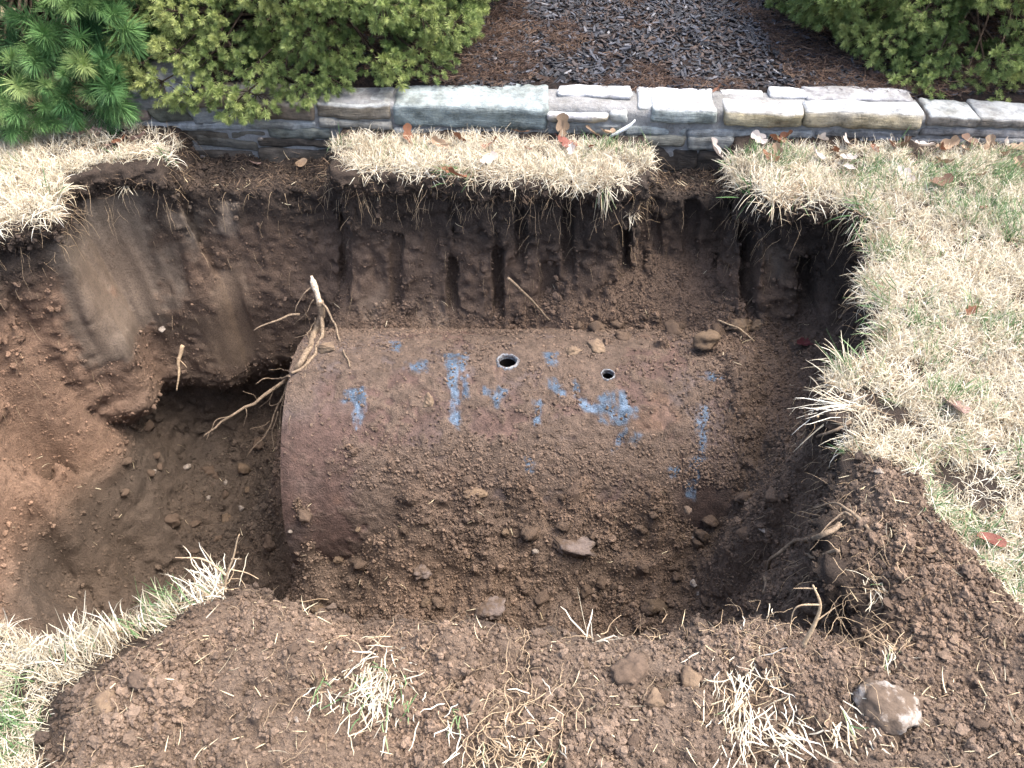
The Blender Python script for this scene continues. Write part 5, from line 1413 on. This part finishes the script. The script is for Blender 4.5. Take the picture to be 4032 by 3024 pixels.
def leaf(px, py, dpx, colr, label, group=None, z=None, lobes=True, curl=.6, rot=None, lift=.012, pos=None):
    lk[0] += 1; dpx = dpx * .85; rr = random.Random(900 + lk[0])
    if pos is not None: p = np.array(pos)
    elif z is not None: p = U(px, py, z)
    else: p = hit(px, py)[0] + [0, 0, lift]
    dist = (p - ORG) @ np.array([0, cp, -sp]); L_ = dpx / FPX * dist
    o = obj('fallen_leaf', leaf_mesh(LM[colr], lk[0], lobes, curl), loc=p); o.scale = (L_,) * 3
    o.rotation_euler = rot or (rr.uniform(-.5, .9), rr.uniform(-.7, .7), rr.uniform(0, 6.28))
    tag(o, label, 'leaf', group)
G1, G2, G3, G4, G5 = 'rust leaves on the sod strip', 'tan leaves on the sod strip', 'rust leaves at the foot of the wall on the broad lawn', 'tan leaves at the foot of the wall on the broad lawn', 'pale leaves at the foot of the wall on the broad lawn'
L1_, L2_ = 'curled rust brown leaf in the straw strip between wall and pit', 'curled tan leaf in the straw strip between wall and pit'
L3_, L4_, L5_ = 'curled rust leaf at the foot of the wall along the broad lawn', 'tan curled leaf at the foot of the wall along the broad lawn', 'bleached pale leaf in the grass at the foot of the wall'
leaf(1605, 530, 95, 'rust', 'large cupped orange brown leaf standing against the long slate', z=.035, rot=(.9, .3, .6))
for a in [(1810, 552, 90), (1930, 572, 85), (1800, 690, 90), (2325, 585, 70), (1760, 668, 60)]: leaf(*a, 'rust', L1_, G1, z=.03)
for a in [(1732, 566, 85), (2330, 520, 80), (2395, 525, 70), (1700, 560, 50)]: leaf(*a, 'tan', L2_, G2, z=.03)
leaf(1922, 628, 90, 'pale', 'cream curled leaf in the straw of the sod strip', z=.03)
leaf(2052, 520, 75, 'brown', 'dark curled leaf against the foot of the long slate', z=.035); leaf(2078, 588, 40, 'brown', 'small dark leaf scrap in the straw of the sod strip', z=.03)
leaf(2230, 562, 100, 'red', 'orange red leaf in the sod strip', z=.035); leaf(2252, 592, 70, 'pale', 'white curled leaf next to the orange red one', z=.035)
leaf(2215, 490, 105, 'tan', 'tan oak leaf leaning upright on the wall under the purple white stone', pos=UW(2215, 490, .035), rot=(1.35, 0, .1), curl=.2)
leaf(2812, 590, 100, 'pale', 'pinkish grey leaf standing at the wall beside the bare footing', z=.0, pos=UW(2812, 588, .05), rot=(.7, .4, .9), curl=.7)
for a in [(3095, 540, 80), (3060, 556, 90), (3028, 615, 85), (3290, 592, 60), (3510, 572, 90), (3700, 588, 80), (3445, 585, 50)]: leaf(*a, 'rust', L3_, G3, z=.03)
for a in [(3065, 595, 80), (3730, 572, 100), (3900, 572, 95), (3999, 590, 90), (3720, 642, 90), (3960, 615, 80), (3870, 690, 60), (4015, 640, 70), (3800, 590, 60)]: leaf(*a, 'tan', L4_, G4, z=.03)
for a in [(2992, 545, 90), (3240, 550, 80), (3330, 558, 100), (3342, 622, 80), (3640, 575, 85), (3960, 568, 80), (3345, 660, 50)]: leaf(*a, 'pale', L5_, G5, z=.035)
leaf(3215, 612, 75, 'pale', 'square white leaf scrap standing in the broad lawn', z=.03, rot=(.4, .3, .7), curl=.5)
leaf(3560, 575, 90, 'brown', 'dark brown leaf tucked under the tan wall stone', z=.03); leaf(3822, 562, 100, 'brown', 'dark broad leaf under the shaded end of the wall', z=.035)
leaf(3565, 690, 100, 'pale', 'cream star shaped leaf flat on the lawn', z=.03, curl=.15); leaf(3700, 718, 110, 'brown', 'folded brown leaf lying in the green lawn grass', z=.035)
leaf(3760, 1605, 170, 'mauve', 'large mauve brown oak leaf on the broad lawn', z=.03, curl=.25); leaf(3820, 1225, 75, 'rust', 'rust leaf scrap in the middle of the broad lawn', z=.03)
leaf(3900, 2135, 130, 'red', 'bright red leaf on the lawn beside the dirt bank', z=.045, lobes=False, curl=.2, rot=(.1, .1, 1.2)); leaf(3870, 820, 50, 'rust', 'orange leaf scrap among green lawn grass', z=.03)
leaf(3160, 1362, 80, 'darkred', 'dark red leaf fallen at the pit corner behind the tank')
leaf(2828, 340, 55, 'rust', 'small rust leaf caught on top of the wall between white stones', pos=UW(2828, 350, -.1) + np.array([0, 0, .0]))
G6 = 'leaves on the left sod'
for a in [(390, 522, 100), (480, 552, 90), (300, 532, 80), (430, 575, 60), (545, 545, 80)]: leaf(*a, 'mauve' if a[0] != 480 else 'rust', 'brown leaf lying in the thin straw by the pine', G6, z=.02)
leaf(1000, 650, 70, 'mauve', 'brown folded leaf on the torn ledge under the wall'); leaf(1185, 655, 70, 'tan', 'tan pointed leaf on the torn ledge under the wall', lobes=False)
# a strip of white plastic and a pale chip
b = MB(); P = spline([UW(2400, 540, .02), UW(2440, 520, .03), UW(2480, 497, .04), UW(2500, 475, .04)], 12)
V = []
for k, q in enumerate(P):
    w_ = .010 * math.sin(math.pi * (k + 1) / 13) ** .6; V += [q + np.array([0, .004, w_]), q + np.array([0, -.006, .0]), q + np.array([0, .004, -w_])]
b.add(V, [(3 * k + j, 3 * k + j + 1, 3 * k + j + 4, 3 * k + j + 3) for k in range(11) for j in range(2)])
me = b.mesh('white_strip', [NT('white_plastic').fin((.75, .78, .8), .4, None, .5)])
o = obj('white_strip', me); tag(o, 'thin white strip propped against the wall by green grass', 'strip')
md = o.modifiers.new('thickness', 'SOLIDIFY'); md.thickness = .0015
o = rock('pebble', 1025, 547, 24, 'tiny white pebble lodged in the bare wall footing', 'pebble', PEBM, 350)
o.location = UW(1025, 547, .022)
print('done', time.time() - T0)
